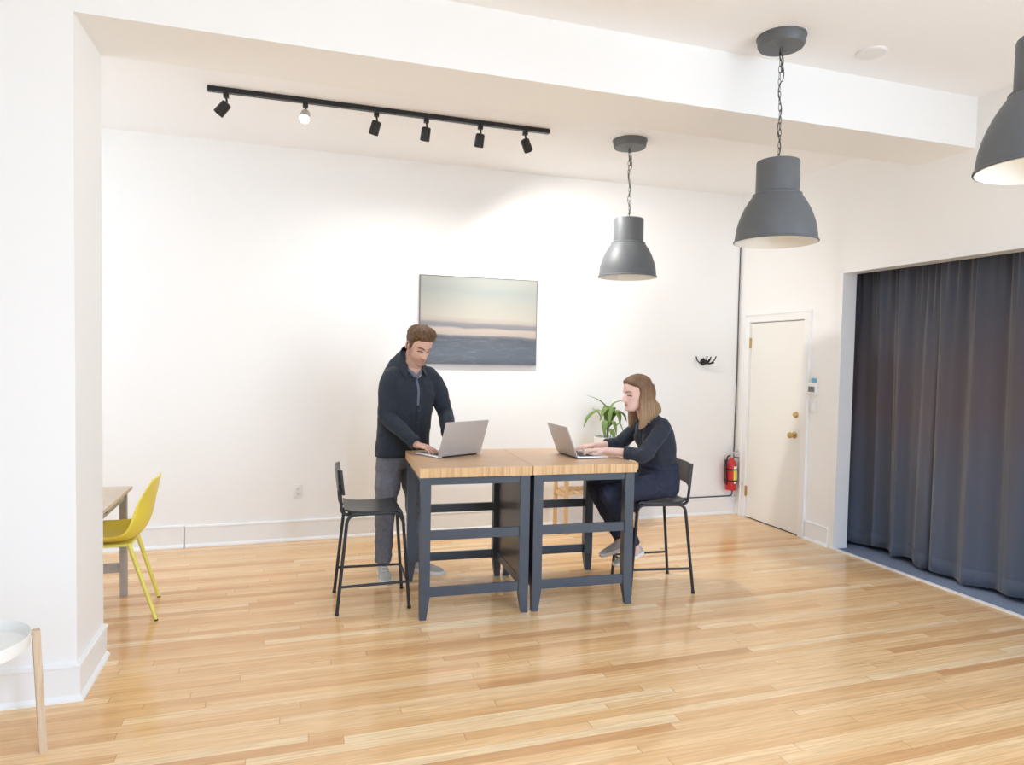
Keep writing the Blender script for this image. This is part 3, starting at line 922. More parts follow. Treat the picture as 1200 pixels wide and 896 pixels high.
MB().box((X0 - .02, Y0 - .02, .6205), (X1 + .02, Y1 + .02, .640), bevel=.002).build('top_board', M['slat_wood'], ps, world=True, smooth=False)

PCX, PCY, PZ = 2.80, 5.74, .640
pp = empty('potted_plant', (PCX, PCY, PZ)); tag(pp, 'leafy green plant in a white pot behind the woman\'s laptop', 'potted plant')
b = MB(); b.lathe([(.085, 0), (.092, .004), (.112, .20), (.114, .222), (.108, .224), (.103, .20), (.06, .198)], (0, 0, 0), 40); b.build('pot', M['pot'], pp, angle=40)
b = MB(); b.lathe([(.104, .188), (.104, .198), (.05, .202), (.01, .203)], (0, 0, 0), 24); b.build('soil', M['soil'], pp)
def leaf(path, wid, seed):
    """arched leaf blade on a curved midrib"""
    P = spline(path, 8); n = len(P); b = MB()
    side0 = (P[-1] - P[0]).cross(V((0, 0, 1)))
    side0 = side0.normalized() if side0.length > 1e-4 else V((1, 0, 0))
    def f(u, v):
        i = min(n - 1, int(u * (n - 1))); t = u * (n - 1) - i
        p = P[i] if i >= n - 1 else P[i].lerp(P[i + 1], t)
        w = wid * (math.sin(PI * min(1, u ** .75)) ** .85) * (1 - .1 * u)
        d = (P[min(n - 1, i + 1)] - P[max(0, i - 1)]).normalized()
        nn = side0.cross(d).normalized()
        s = (v - .5) * 2
        return p + side0 * (w * s) + nn * (-.25 * w * abs(s)), nn
    b.grid_solid(f, 16, 6, .0012)
    return b
LV = [  # leaf base, mid, tip (relative to pot centre, z above pot base), half width
    ((-.02, 0, .46), (-.11, .0, .475), (-.20, -.01, .41), (-.235, -.01, .31), .034),
    ((-.02, 0, .46), (.00, 0, .51), (-.08, 0, .57), (-.20, .02, .610), .024),
    ((.02, 0, .42), (.07, .02, .53), (.16, .02, .56), (.19, .02, .555), .016),
    ((.02, -.02, .36), (.09, -.02, .47), (.17, -.03, .44), (.20, -.03, .36), .042),
    ((.0, -.03, .36), (-.02, -.05, .49), (-.06, -.06, .48), (-.10, -.07, .37), .032),
    ((.01, -.02, .34), (.02, -.06, .50), (.0, -.08, .47), (-.01, -.09, .33), .034),
    ((.02, -.02, .32), (.06, -.06, .46), (.09, -.08, .42), (.10, -.09, .31), .034),
    ((.0, -.02, .30), (.03, -.08, .38), (.05, -.10, .33), (.055, -.11, .24), .030),
    ((-.02, .0, .34), (-.06, .02, .44), (-.10, .02, .47), (-.14, .02, .49), .018),
    ((-.02, -.02, .28), (-.04, -.07, .38), (-.06, -.09, .33), (-.065, -.10, .235), .028),
    ((.04, -.02, .26), (.10, -.06, .36), (.13, -.08, .31), (.14, -.08, .235), .028),
    ((.01, .03, .36), (.05, .09, .50), (.08, .13, .47), (.09, .15, .38), .032),
    ((.03, .02, .34), (.12, .06, .46), (.18, .09, .42), (.20, .10, .33), .034),
    ((.0, -.03, .30), (.01, -.09, .30), (.02, -.12, .26), (.025, -.13, .21), .026),
]
for i, L in enumerate(LV):
    leaf(L[:4], L[4] * 1.25, i).build('leaf', M['leaf'], pp, angle=0)
b = MB()
for L in LV:
    b.tube(spline([(L[0][0] * .4, L[0][1] * .4, .195), (L[0][0] * .8, L[0][1] * .8, L[0][2] * .7), L[0]], 5), .003, 6)
b.build('stem', M['stem'], pp)

# ------------------------------------------------------------------ yellow chair, desk, tray table
yc = empty('shell_chair', (-.985, 4.62, 0)); tag(yc, 'yellow plastic shell chair pulled up to the desk', 'chair')
prof = spline([(.222, 0, .822), (.214, 0, .77), (.198, 0, .68), (.176, 0, .58), (.142, 0, .508), (.080, 0, .462), (-.02, 0, .452), (-.12, 0, .460), (-.20, 0, .462), (-.225, 0, .448)], 6)
npf = len(prof)
def shell(u, v):
    i = u * (npf - 1); k = min(npf - 2, int(i)); p = prof[k].lerp(prof[k + 1], i - k)
    d = (prof[min(npf - 1, k + 1)] - prof[max(0, k - 1)]).normalized()
    nn = V((0, 1, 0)).cross(d).normalized()            # towards the sitter
    if nn.x > 0 and u < .4: nn = -nn
    if nn.z < 0 and u >= .4: nn = -nn
    w = .17 + .055 * smoothstep(0, .45, u) - .03 * smoothstep(.8, 1, u)
    if u < .08: w *= math.sqrt(max(.12, 1 - ((.08 - u) / .08) ** 2 * .55))
    s = (v - .5) * 2
    lift = .050 * abs(s) ** 2.2 * (smoothstep(0, .3, u) * (1 - .55 * smoothstep(.65, 1, u)) + .25)
    return p + V((0, 1, 0)) * w * s + nn * lift, nn
b = MB(); b.grid_solid(shell, 54, 22, .009); b.build('shell', M['yellow'], yc, angle=60)
for x, y, xf, yf in ((.085, -.12, .245, -.205), (.085, .12, .190, .215), (-.12, -.12, -.235, -.205), (-.12, .12, -.235, .215)):
    b = MB(); b.cyl((x, y, .445), (xf, yf, .006), .0135, .0105, 14); b.build('leg', M['yellow_leg'], yc)
    b = MB(); b.cyl((xf, yf, 0), (xf, yf, .008), .011, seg=12); b.build('foot_pad', M['rubber'], yc)
b = MB(); b.box((-.135, -.13, .430), (.10, .13, .446), bevel=.004); b.build('seat_bracket', M['yellow_leg'], yc)

dk = empty('desk', (-1.60, 4.50, 0)); tag(dk, 'grey brown desk with pale legs behind the partition', 'desk')
DX1, DYA, DYB, DZT = -.968, 4.02, 4.965, .705
MB().box((-2.3, DYA, DZT - .022), (DX1, DYB, DZT), bevel=.003).build('desktop', M['desk_top'], dk, world=True, smooth=False)
for x in (-1.012, -2.24):
    for y in (DYA + .05, DYB - .045):
        MB().box((x - .020, y - .020, 0), (x + .020, y + .020, DZT - .023)).build('leg', M['desk_leg'], dk, world=True, smooth=False)
    MB().box((x - .012, DYA + .07, DZT - .075), (x + .012, DYB - .065, DZT - .023)).build('apron', M['desk_leg'], dk, world=True, smooth=False)
MB().box((-2.22, DYB - .057, .155), (-1.032, DYB - .033, .215)).build('stretcher', M['desk_leg'], dk, world=True, smooth=False)
MB().box((-2.22, DYB - .057, DZT - .075), (-1.032, DYB - .033, DZT - .023)).build('apron', M['desk_leg'], dk, world=True, smooth=False)
b = MB(); b.box((-1.10, 4.10, DZT - .045), (-.985, 4.16, DZT - .023)); b.box((-1.10, 4.36, DZT - .045), (-.985, 4.40, DZT - .023)); b.build('bracket', M['desk_dark'], dk, world=True, smooth=False)

CX, CY = -1.145, 2.985
tt = empty('tray_table', (CX, CY, 0)); tag(tt, 'round white tray table on pale wooden legs by the partition', 'side table')
b = MB(); b.lathe([(.01, .452), (.196, .452), (.206, .456), (.210, .500), (.2085, .505), (.2065, .500), (.202, .462), (.196, .459), (.01, .459)], (CX, CY, 0), 60); b.build('tray', M['tray'], tt, world=True, angle=30)
for k in range(4):
    a = math.radians(23 + 90 * k); dx, dy = math.cos(a), math.sin(a)
    rot = Matrix.Rotation(a, 3, 'Z')
    b = MB()
    def rg(z, r0):
        return [rot @ V((r0 + ox, oy, z)) + V((CX, CY, 0)) for ox, oy in ((-.0, -.016), (.026, -.016), (.026, .016), (-.0, .016))]
    b.loft([rg(0, .232), rg(.44, .214), rg(.493, .212)])
    b.build('leg', M['leg_wood'], tt, world=True, smooth=False)
    b = MB(); p = rot @ V((.209, 0, .478)) + V((CX, CY, 0)); q = rot @ V((.214, 0, .478)) + V((CX, CY, 0)); b.cyl(p, q, .005, seg=10); b.build('screw', M['alu'], tt, world=True)

# ------------------------------------------------------------------ people
HEADZ = [(-.119, .060, .030, .018), (-.112, .082, .018, .034), (-.100, .091, -.004, .045), (-.082, .091, -.030, .054), (-.060, .090, -.060, .061), (-.030, .091, -.083, .067),
         (.000, .089, -.094, .072), (.030, .096, -.100, .0755), (.060, .091, -.099, .077), (.085, .075, -.087, .070), (.103, .051, -.066, .056), (.114, .026, -.041, .036), (.119, .0, -.015, .014)]
def head_pt(z, t, scale=1.0, grow=0.0):
    """point on a plain head, t = angle from the face towards the right ear"""
    z = max(HEADZ[0][0], min(HEADZ[-1][0], z))
    for a, b in zip(HEADZ, HEADZ[1:]):
        if a[0] <= z <= b[0]:
            q = (z - a[0]) / (b[0] - a[0]); yf, yb, w = (a[i] + (b[i] - a[i]) * q for i in (1, 2, 3)); break
    cy, hd = (yf + yb) / 2, (yf - yb) / 2
    s, c = math.sin(t), math.cos(t)
    e = 2 / 2.25
    x = (abs(s) ** e) * math.copysign(1, s) * w; y = (abs(c) ** e) * math.copysign(1, c) * hd
    if c > 0: x *= 1 - .10 * c * c
    return V((x, cy + y, z))
def g2(a, s): return math.exp(-(a / s) ** 2)
def face_relief(p, female):
    """forward push of the face at (x, z)"""
    x, z = p.x, p.z; ax = abs(x)
    if p.y < .02: return 0.0
    d = 0.0
    if -.056 < z < .03:
        k = smoothstep(.012, -.040, z)                       # bridge to tip
        hgt = .008 + .025 * k
        wid = .0085 + .006 * k
        end = smoothstep(-.054, -.042, z) * (1 - smoothstep(.004, .028, z))
        d += hgt * g2(x, wid) * end
        d += .007 * g2(ax - .012, .007) * g2(z + .041, .008)   # wings
    d -= .011 * g2(ax - .032, .016) * g2(z - .001, .012)       # sockets
    d += .0055 * g2(ax - .032, .011) * g2(z + .003, .008)      # lids over the eyeballs
    d += (.003 if female else .0055) * g2(z - .021, .009) * smoothstep(.065, .02, ax)
    d += .0055 * g2(x, .020) * g2(z + .0635, .0055) + .0060 * g2(x, .017) * g2(z + .0755, .006)
    d -= .0045 * g2(x, .022) * g2(z + .0695, .0028)
    d -= .003 * g2(x, .02) * g2(z + .087, .006)
    d += .007 * g2(x, .020) * g2(z + .103, .012)
    d += .0035 * g2(ax - .042, .016) * g2(z + .028, .016)
    d -= .003 * g2(x, .004) * g2(z + .055, .006)
    return d
class Frame:
    def __init__(s, o, fwd, pitch=0.0, roll=0.0, k=1.0):
        f = V(fwd).normalized(); r = f.cross(V((0, 0, 1))).normalized(); u = r.cross(f)
        q = Matrix.Rotation(-pitch, 3, r) if pitch else Matrix.Identity(3)
        f = q @ f; u = q @ u
        if roll:
            q = Matrix.Rotation(roll, 3, f); r = q @ r; u = q @ u
        s.o, s.r, s.f, s.u, s.k = V(o), r, f, u, k
    def w(s, x, y, z): return s.o + (s.r * x + s.f * y + s.u * z) * s.k
    def p(s, v): return s.w(v[0], v[1], v[2])
    def loc(s, q):
        d = (V(q) - s.o) / s.k; return V((d.dot(s.r), d.dot(s.f), d.dot(s.u)))
def add_head(mb, F, female):
    rings = []
    NZ, NA = 72, 72
    for i in range(NZ + 1):
        a = PI * i / NZ
        z = -.119 + .238 * (.5 - .5 * math.cos(a)) if False else -.1185 + .237 * i / NZ
        ring = []
        for k in range(NA):
            t = 2 * PI * k / NA
            q = head_pt(z, t)
            q.y += face_relief(q, female)
            ring.append(F.p(q))
        rings.append(ring)
    mb.loft(rings)
    for s in (-1, 1):                                       # ears
        path = []
        for k in range(11):
            a = math.radians(-150 + 300 * k / 10) + PI / 2
            path.append(F.w(s * (.073 + .007 * (1 + math.cos(a)) * .5 + .004), -.014 - .004 * math.sin(a) + .015 * math.cos(a) * -1, -.006 + .028 * math.sin(a)))
        mb.tube(path, [.004] + [.0052] * 9 + [.005], 8, roundcap=True)
        mb.ball(F.w(s * .073, -.008, -.010), .016 * F.k, 10, (.6, .8, 1.3))
def skin_tint(F, female, base, lip, brow, lash, stubble):
    def fn(co):
        p = F.loc(co)
        c = base
        if abs(p.x) < .1 and -.13 < p.z < .13 and abs(p.y) < .14 and p.y > -.03:
            ax = abs(p.x)
            if stubble:
                m = smoothstep(-.036, -.070, p.z - .20 * max(0, .05 - p.y)) * smoothstep(-.03, .012, p.y)
                m = max(m, smoothstep(.052, .066, ax) * smoothstep(.02, -.02, p.z) * smoothstep(.055, .03, p.y) * smoothstep(-.012, .004, p.y))
                m *= (1 - .8 * g2(p.x, .020) * g2(p.z + .069, .007))
                n = .75 + .5 * mnoise.noise(co * 240)
                c = mix(c, stubble, max(0, min(1, m * .66 * n)))
            if p.y > .04:
                c = mix(c, mix(base, lip, .35), .5 * g2(ax - .044, .02) * g2(p.z + .03, .02))
                lm = smoothstep(1.15, .75, math.hypot(p.x / .023, (p.z + .0695) / (.0105 * (1 - .35 * min(1, (ax / .023) ** 2)))))
                c = mix(c, lip, lm * .85)
                lm = g2(p.z + .0695, .0016) * smoothstep(.023, .018, ax)
                c = mix(c, mix(lip, (.12, .04, .03), .6), lm * .8)
                bz = .0195 + .005 * smoothstep(.012, .035, ax) - .006 * smoothstep(.035, .055, ax)
                bm_ = smoothstep(.0070, .0042, abs(p.z - bz)) * smoothstep(.010, .016, ax) * smoothstep(.056, .046, ax)
                c = mix(c, brow, bm_ * (.65 if female else .85))
                ez = -.0035 - .25 * max(0, ax - .032)
                em = smoothstep(.0050, .0026, abs(p.z - ez)) * smoothstep(.0175, .0140, abs(ax - .032))
                c = mix(c, lash, em * .92)
                
        return c
    return fn
def add_hand(mb, wrist, fwd, up, thumb_side, k=1.0, curl=(18, 34, 30), spread=5):
    """palm, four separate bent fingers and a thumb leaving the side of the palm; thumb_side +1 = along side vector"""
    f = V(fwd).normalized(); s = f.cross(V(up)).normalized(); u = s.cross(f)
    w = V(wrist)
    P = lambda a, b, c: w + (f * a + s * (b * thumb_side) + u * c) * k
    rings = []
    for a, hw, ht, cz in ((-.012, .024, .018, .0), (.0, .026, .0175, .001), (.02, .034, .0165, .003), (.05, .041, .0155, .005), (.078, .0425, .0135, .006), (.092, .040, .010, .005)):
        rings.append([P(a, hw * math.copysign(abs(math.cos(t)) ** .8, math.cos(t)), cz + ht * math.copysign(abs(math.sin(t)) ** .8, math.sin(t))) for t in [2 * PI * i / 20 for i in range(20)]])
    mb.loft(rings)
    for j, (b, a0, L, r) in enumerate(((.0315, .084, (.042, .026, .021), .0083), (.0105, .089, (.046, .030, .022), .0086), (-.0105, .086, (.042, .028, .021), .0081), (-.031, .077, (.033, .021, .019), .0071))):
        an = 0; yaw = math.radians(spread * (1.5 - j) * .9)
        pts = [(a0 - .02, b * .93, .003), (a0, b, .005)]
        rad = [r * 1.08, r * 1.05]
        x, y, z = a0, b, .005
        for q, seg in enumerate(L):
            an += math.radians(curl[q] * (1 + .08 * ((j * 7) % 3 - 1)))
            x += seg * math.cos(an) * math.cos(yaw); y += seg * math.cos(an) * math.sin(yaw); z -= seg * math.sin(an)
            if q < 2:
                pts.append((x, y, z)); rad.append(r * (1.0 - .08 * q))
            else:
                pts.append((x, y, z)); rad.append(r * .78)
        mb.tube([P(*q) for q in pts], [q * k for q in rad], 10, roundcap=True)
    tp = [(.018, .020, -.002), (.038, .040, -.008), (.066, .055, -.016), (.090, .058, -.022)]
    mb.tube([P(*q) for q in tp], [.013 * k, .0115 * k, .0095 * k, .0075 * k], 10, roundcap=True)

def ell_ring(c, lat, hw, fwd, hd, n=40, e=2.3, back=None):
    out = []
    for i in range(n):
        t = 2 * PI * i / n; s, co = math.sin(t), math.cos(t)
        d = hd if co >= 0 or back is None else back
        out.append(V(c) + lat * (math.copysign(abs(s) ** (2 / e), s) * hw) + fwd * (math.copysign(abs(co) ** (2 / e), co) * d))
    return out
def wrinkle(me, amp, f1, seed, stretch=(1, 1, 1), folds=()):
    off = V((seed * 3.1, seed * 1.7, seed * .9))
    me.update()
    nr = [v.normal.copy() for v in me.vertices]
    for v, n in zip(me.vertices, nr):
        c = V((v.co.x * stretch[0], v.co.y * stretch[1], v.co.z * stretch[2]))
        a = mnoise.noise(c * f1 + off) + .5 * mnoise.noise(c * f1 * 2.3 + off)
        ridge = 1 - abs(mnoise.noise(c * f1 * .8 + off * 2)) * 2.5
        d = amp * (.7 * a + .6 * max(0, ridge) ** 2 - .25)
        for (pc_, r_, am, axis, fr) in folds:
            q = (v.co - V(pc_)).length
            if q < r_ * 2: d += am * math.exp(-(q / r_) ** 2) * math.sin((v.co - V(pc_)).dot(V(axis)) * fr + 2 * a)
        v.co += n * d
def shoe(parent, heel, dirv, upv, L, name='shoe', laces=True):
    f = V(dirv).normalized(); s = f.cross(V(upv)).normalized(); u = s.cross(f)
    k = L / .285
    P = lambda x, y, z: V(heel) + (f * x + s * y + u * z) * k
    st = [(.004, .020, .062), (.012, .030, .078), (.035, .035, .090), (.065, .036, .092), (.095, .037, .086), (.125, .041, .076), (.16, .045, .064), (.20, .0475, .053), (.235, .045, .045), (.262, .036, .036), (.278, .022, .028)]
    rings = []
    for x, w, h in st:
        rings.append([P(x, w * math.copysign(abs(math.cos(t)) ** .75, math.cos(t)), (.012 + (h - .012) * (max(0, math.sin(t)) ** .8) if math.sin(t) >= 0 else .012 + .004 * math.sin(t))) for t in [2 * PI * i / 24 for i in range(24)]])
    b = MB(); b.loft(rings)
    o = b.build(name, M['shoe'], parent, world=True, angle=60)
    so = [(0.0, .018), (.008, .029), (.03, .037), (.08, .038), (.12, .042), (.16, .047), (.20, .050), (.235, .048), (.264, .039), (.282, .024), (.286, .008)]
    out = [(x, w) for x, w in so] + [(x, -w) for x, w in so[::-1]]
    b = MB()
    rg = lambda z, g: [P(x + (g if x > .2 else -g if x < .02 else 0), y * (1 + g * 8), z) for x, y in out]
    b.loft([rg(.0, -.003), rg(.003, .0), rg(.022, .0005), rg(.026, -.002)])
    b.build('sole', M['sole'], o, world=False) if False else None
    so_ = b.build('sole', M['sole'], None, angle=50)
    so_.parent = o
    off = V((0, 0, 0)); q = o
    while q is not None: off += V(q.location); q = q.parent
    so_.data.transform(Matrix.Translation(-off))
    if laces:
        b = MB()
        for i in range(4):
            x = .110 + i * .020; h = .0835 - i * .0072; w = .020
            b.tube([P(x, -w, h - .006), P(x + .004, -w * .4, h + .001), P(x + .004, w * .4, h + .001), P(x, w, h - .006)], .0028 * k, 6)
        b.tube([P(.106, 0, .090), P(.095, .02, .094), P(.09, .034, .080)], .0024 * k, 6); b.tube([P(.106, 0, .090), P(.098, -.022, .093), P(.096, -.036, .078)], .0024 * k, 6)
        l_ = b.build('laces', M['sole'], None); l_.parent = o; l_.data.transform(Matrix.Translation(-off))
    return o
def hair_noise(me, F, amp, fa):
    me.update()
    nr = [v.normal.copy() for v in me.vertices]
    for v, n in zip(me.vertices, nr):
        p = F.loc(v.co); a = math.atan2(p.x, p.y)
        v.co += n * amp * (mnoise.noise(V((a * fa, p.z * 9, 3.3))) + .6 * mnoise.noise(v.co * 120))

# ---- standing man
man = empty('person', (.78, 4.90, 0))
tag(man, 'man in charcoal overshirt and grey jeans standing, typing on the left laptop', 'person')
mf = V((.34, -.94, 0)).normalized(); ml = V((-mf.y, mf.x, 0))          # ml = his left
HF = Frame((.876, 4.842, 1.654), (.36, -.93, 0), math.radians(27), math.radians(-3), 1.05)
JM = dict(shR=V((.652, 4.820, 1.415)), elR=V((.648, 4.765, 1.155)), wrR=V((.822, 4.562, .985)), shL=V((1.005, 4.945, 1.430)), elL=V((1.100, 4.950, 1.165)), wrL=V((1.075, 4.690, .985)),
          hipR=V((.695, 4.915, .86)), knR=V((.655, 4.875, .47)), anR=V((.648, 4.905, .085)), hipL=V((.865, 4.975, .86)), knL=V((.890, 4.955, .46)), anL=V((.905, 4.945, .085)))
b = MB()
add_head(b, HF, False)
b.tube(spline([HF.w(0, -.030, -.03), HF.w(0, -.032, -.085), (.843, 4.866, 1.53), (.832, 4.888, 1.45)], 4), [.049] * 2 + [.053] * 5 + [.061] * 4 + [.076, .080], 20)
core = [(.77, 4.935, .86, .14, .09), (.785, 4.915, 1.02, .13, .085), (.80, 4.905, 1.22, .145, .09), (.815, 4.895, 1.36, .145, .085), (.822, 4.893, 1.43, .10, .07), (.826, 4.89, 1.455, .05, .05)]
b.loft([ell_ring((x, y, z), ml, hw, mf, hd, 28) for x, y, z, hw, hd in core])
for sd in 'RL':
    sh, el, wr = JM['sh' + sd], JM['el' + sd], JM['wr' + sd]
    b.tube([sh.lerp(V((.82, 4.895, 1.40)), .4), sh, sh.lerp(el, .5), el, el.lerp(wr, .35), wr], [.045, .048, .042, .036, .038, .0255], 16, roundcap=True)
    hp, kn, an = JM['hip' + sd], JM['kn' + sd], JM['an' + sd]
    b.tube([hp, hp.lerp(kn, .5), kn, kn.lerp(an, .35), an], [.075, .065, .048, .048, .034], 16, roundcap=True)
hdR = (V((.920, 4.470, .955)) - JM['wrR']); hdL = (V((1.085, 4.550, .955)) - JM['wrL'])
add_hand(b, JM['wrR'], hdR, (0, 0, 1), -1, 1.0, (10, 30, 30)); add_hand(b, JM['wrL'], hdL, (0, 0, 1), 1, 1.0, (10, 30, 30))
me = remesh(b, .0028, 2)
paint(me, skin_tint(HF, False, lin((.845, .675, .600)), lin((.74, .52, .47)), lin((.33, .25, .18)), lin((.20, .15, .13)), lin((.47, .34, .25))))
link_mesh('body', me, M['skin'], man, world=True, angle=0)

def man_hair():
    b = MB(); rings = []
    NZ, NA = 60, 90
    for i in range(NZ + 1):
        z = -.095 + .2135 * i / NZ
        ring = []
        for k in range(NA):
            t = 2 * PI * k / NA
            q = head_pt(z, t)
            ph = abs(math.atan2(q.x, q.y)); deg = math.degrees(ph)
            hl = .066
            if deg < 40: hl = .072 - .008 * deg / 40
            elif deg < 62: hl = .064 - .017 * (deg - 40) / 22
            elif deg < 76: hl = .045 - .070 * (deg - 62) / 14
            elif deg < 92: hl = -.025 + .02 * (deg - 76) / 16
            elif deg < 112: hl = -.005 + .028 * math.sin((deg - 92) / 20 * PI) - .03 * (deg - 92) / 20
            else: hl = -.035 - .035 * min(1, (deg - 112) / 40)
            m = smoothstep(hl - .006, hl + .012, z)
            top = smoothstep(.04, .10, z)
            front = smoothstep(120, 20, deg)
            gk = smoothstep(hl, hl + .040, z)
            th = .0065 + (.010 * smoothstep(0, .06, z) + top * (.010 + .010 * front) + .008 * front * smoothstep(.055, .085, z)) * (1 - front * (1 - gk))
            th += .0055 * mnoise.noise(V((q.x * 60, q.y * 45, z * 70))) * smoothstep(.0, .05, z)
            d = -.008 + (th + .008) * m
            n = V((q.x * 1.6, q.y - .0, max(0, z) * 1.2)).normalized()
            ring.append(HF.p(q + n * d))
        rings.append(ring)
    b.loft(rings)
    me = remesh(b, .0030, 2)
    hair_noise(me, HF, .0018, 22)
    def fn(co):
        p = HF.loc(co); n = mnoise.noise(V((p.x * 160, p.y * 40, p.z * 60))) * .5 + .5
        c = mix(lin((.27, .19, .13)), lin((.56, .43, .30)), n * n * 1.1)
        return mix(c, lin((.33, .26, .20)), smoothstep(.03, -.03, p.z) * .6)
    paint(me, fn)
    return link_mesh('hair', me, M['hair'], man, world=True, angle=0)
man_hair()

# overshirt
b = MB()
st = [(.782, 4.925, .862, .205, .128), (.782, 4.922, .90, .206, .130), (.786, 4.915, 1.00, .200, .130), (.792, 4.91, 1.10, .198, .130), (.80, 4.905, 1.22, .205, .134), (.812, 4.90, 1.32, .205, .130), (.818, 4.90, 1.40, .205, .120), (.820, 4.902, 1.455, .192, .106), (.820, 4.904, 1.50, .152, .096), (.821, 4.904, 1.535, .100, .086), (.823, 4.902, 1.558, .078, .078)]
def tilted(r, c, f, k): return [q - V((0, 0, 1)) * (k * (q - V(c)).dot(f) / .08) for q in r]
b.loft([tilted(ell_ring((x, y, z), ml, hw, mf, hd, 48, 2.35), (x, y, z), mf,   .066 * smoothstep(1.34, 1.53, z)) for x, y, z, hw, hd in st])
for sd in 'RL':
    sh, el, wr = JM['sh' + sd], JM['el' + sd], JM['wr' + sd]
    mid = V((.820, 4.900, 1.485))
    cf = el.lerp(wr, .93)
    b.tube(spline([sh.lerp(mid, .55) + V((0, 0, .0)), sh.lerp(mid, .16) + V((0, 0, .010)), sh.lerp(el, .30), sh.lerp(el, .72), el.lerp(sh, .04) + (el - (sh + wr) / 2).normalized() * .006, el.lerp(wr, .40), cf], 4),
           [.046] * 2 + [.056] * 2 + [.061] * 2 + [.066] * 3 + [.067] * 4 + [.062] * 4 + [.056] * 4 + [.050] * 2 + [.045] * 2, 24)
me = remesh(b, .0055, 14)
wrinkle(me, .0080, 9, 1, (1, 1, .8), [(JM['elR'], .09, .0035, (.4, -.5, .9), 95), (JM['elL'], .09, .0035, (.2, -.6, .9), 95), ((.80, 4.80, .95), .12, .003, (.3, .1, 1), 60)])
shirt = link_mesh('overshirt', me, M['shirt'], man, world=True, angle=0)
bv = BVHTree.FromPolygons([v.co + V(man.location) for v in me.vertices], [p.vertices[:] for p in me.polygons])
def on_front(off_l, z, lift, bvh=None, org=V((.80, 4.90, 0)), f=mf, l=ml):
    o = V((org.x, org.y, z)) + l * off_l + f * .6
    h = (bvh or bv).ray_cast(o, -f)
    return (h[0] if h[0] is not None else V((org.x, org.y, z)) + f * .1) + f * lift
def strip(l0, l1, z0, z1, lift, th, nz=30):
    def f(u, v):
        return on_front(l0 + (l1 - l0) * u, z0 + (z1 - z0) * v, lift), mf
    b = MB(); b.grid_solid(f, 4, nz, th); return b
cl = .012                                             # where the shirt closes, slightly to his left
strip(cl + .0, cl + .034, .868, 1.235, .0025, .006).build('placket', M['shirt'], shirt, world=True, angle=0)
strip(cl + .003, cl + .021, 1.235, 1.466, .0025, .006).build('undershirt', M['undershirt'], man, world=True, angle=0)
for z in (.93, 1.02, 1.11, 1.20):
    p = on_front(cl + .017, z, .005); b = MB(); b.lathe([(.0055, -.002), (.006, .001), (.004, .002), (.001, .002)], p, 12, axis=mf); b.build('button', M['button'], shirt, world=True)
p0 = strip(-.125, -.045, 1.23, 1.235, .002, .005, 2); p0.build('pocket_seam', M['shirt'], shirt, world=True, angle=0)
def collar(r0, r1, dz0, dz1, a0, pt, name, m, c, par, lat, fw_, tilt=.05):
    """fold-down collar, open at the front"""
    def f(u, v):
        a = a0 + (2 * PI - 2 * a0) * u
        edge = min(u, 1 - u)
        tipk = smoothstep(.16, 0, edge)
        r = r0 + (r1 - r0) * v - .010 * max(0, -math.cos(a))
        z = dz0 + (dz1 - dz0) * v - pt * tipk * v - tilt * math.cos(a)
        n = (fw_ * math.cos(a) * 1.02 + lat * math.sin(a) * .98)
        return V(c) + n * (r + (.020 * tipk * v)) + V((0, 0, z)), (n + V((0, 0, .6))).normalized()
    b = MB(); b.grid_solid(f, 48, 6, .004); return b.build(name, m, par, world=True, angle=50)
collar(.073, .106, .034, -.018, .72, .036, 'collar', M['shirt'], (.824, 4.896, 1.545), shirt, ml, mf, .076)
def vneck(u, v):
    a = -1.75 + 3.5 * u; k = max(0, 1 - abs(a) / 1.75)
    n = mf * math.cos(a) + ml * math.sin(a)
    return V((.824, 4.899, 1.552)) + n * (.074 + .034 * k * k + .006 * v * k) + V((0, 0, .014 - .122 * k + (.012 + .020 * k * k) * (.35 - v))), (n + V((0, 0, .5))).normalized()
b = MB(); b.grid_solid(vneck, 48, 6, .004); b.build('undershirt_collar', M['undershirt'], man, world=True, angle=50)
for sd in 'RL':
    el, wr = JM['el' + sd], JM['wr' + sd]
    b = MB(); a, e = el.lerp(wr, .86), el.lerp(wr, .955)
    b.tube([a, a.lerp(e, .08), a.lerp(e, .92), e, e, a.lerp(e, .5)], [.044, .0475, .0455, .044, .040, .036], 24)
    b.build('cuff', M['shirt'], shirt, world=True, angle=50)

# jeans and shoes
b = MB()
b.loft([ell_ring((x, y, z), ml, hw, mf, hd, 36) for x, y, z, hw, hd in ((.780, 4.935, .78, .165, .105), (.780, 4.935, .84, .168, .112), (.782, 4.93, .92, .160, .110), (.784, 4.925, .97, .150, .105))])
for sd in 'RL':
    hp, kn, an = JM['hip' + sd], JM['kn' + sd], JM['an' + sd]
    cf = kn.lerp(an, .955)
    b.tube(spline([hp, hp.lerp(kn, .45), kn, kn.lerp(an, .4), kn.lerp(an, .85), cf], 4), [.098] * 3 + [.093] * 3 + [.077] * 3 + [.070] * 3 + [.066] * 3 + [.062] * 3 + [.060] * 3, 26)
me = remesh(b, .0055, 4)
wrinkle(me, .0065, 10, 5, (1, 1, .9), [(JM['knR'], .09, .003, (0, .3, 1), 70), (JM['knL'], .09, .003, (0, .3, 1), 70), (JM['anR'] + V((0, 0, .06)), .06, .005, (.1, .2, 1), 110), (JM['anL'] + V((0, 0, .06)), .06, .005, (.1, .2, 1), 110)])
jn = link_mesh('jeans', me, M['jeans_grey'], man, world=True, angle=0)
shoe(man, (.650, 4.975, 0), (-.02, -1, 0), (0, 0, 1), .285)
shoe(man, (.862, 4.985, 0), (.76, -.65, 0), (0, 0, 1), .285)

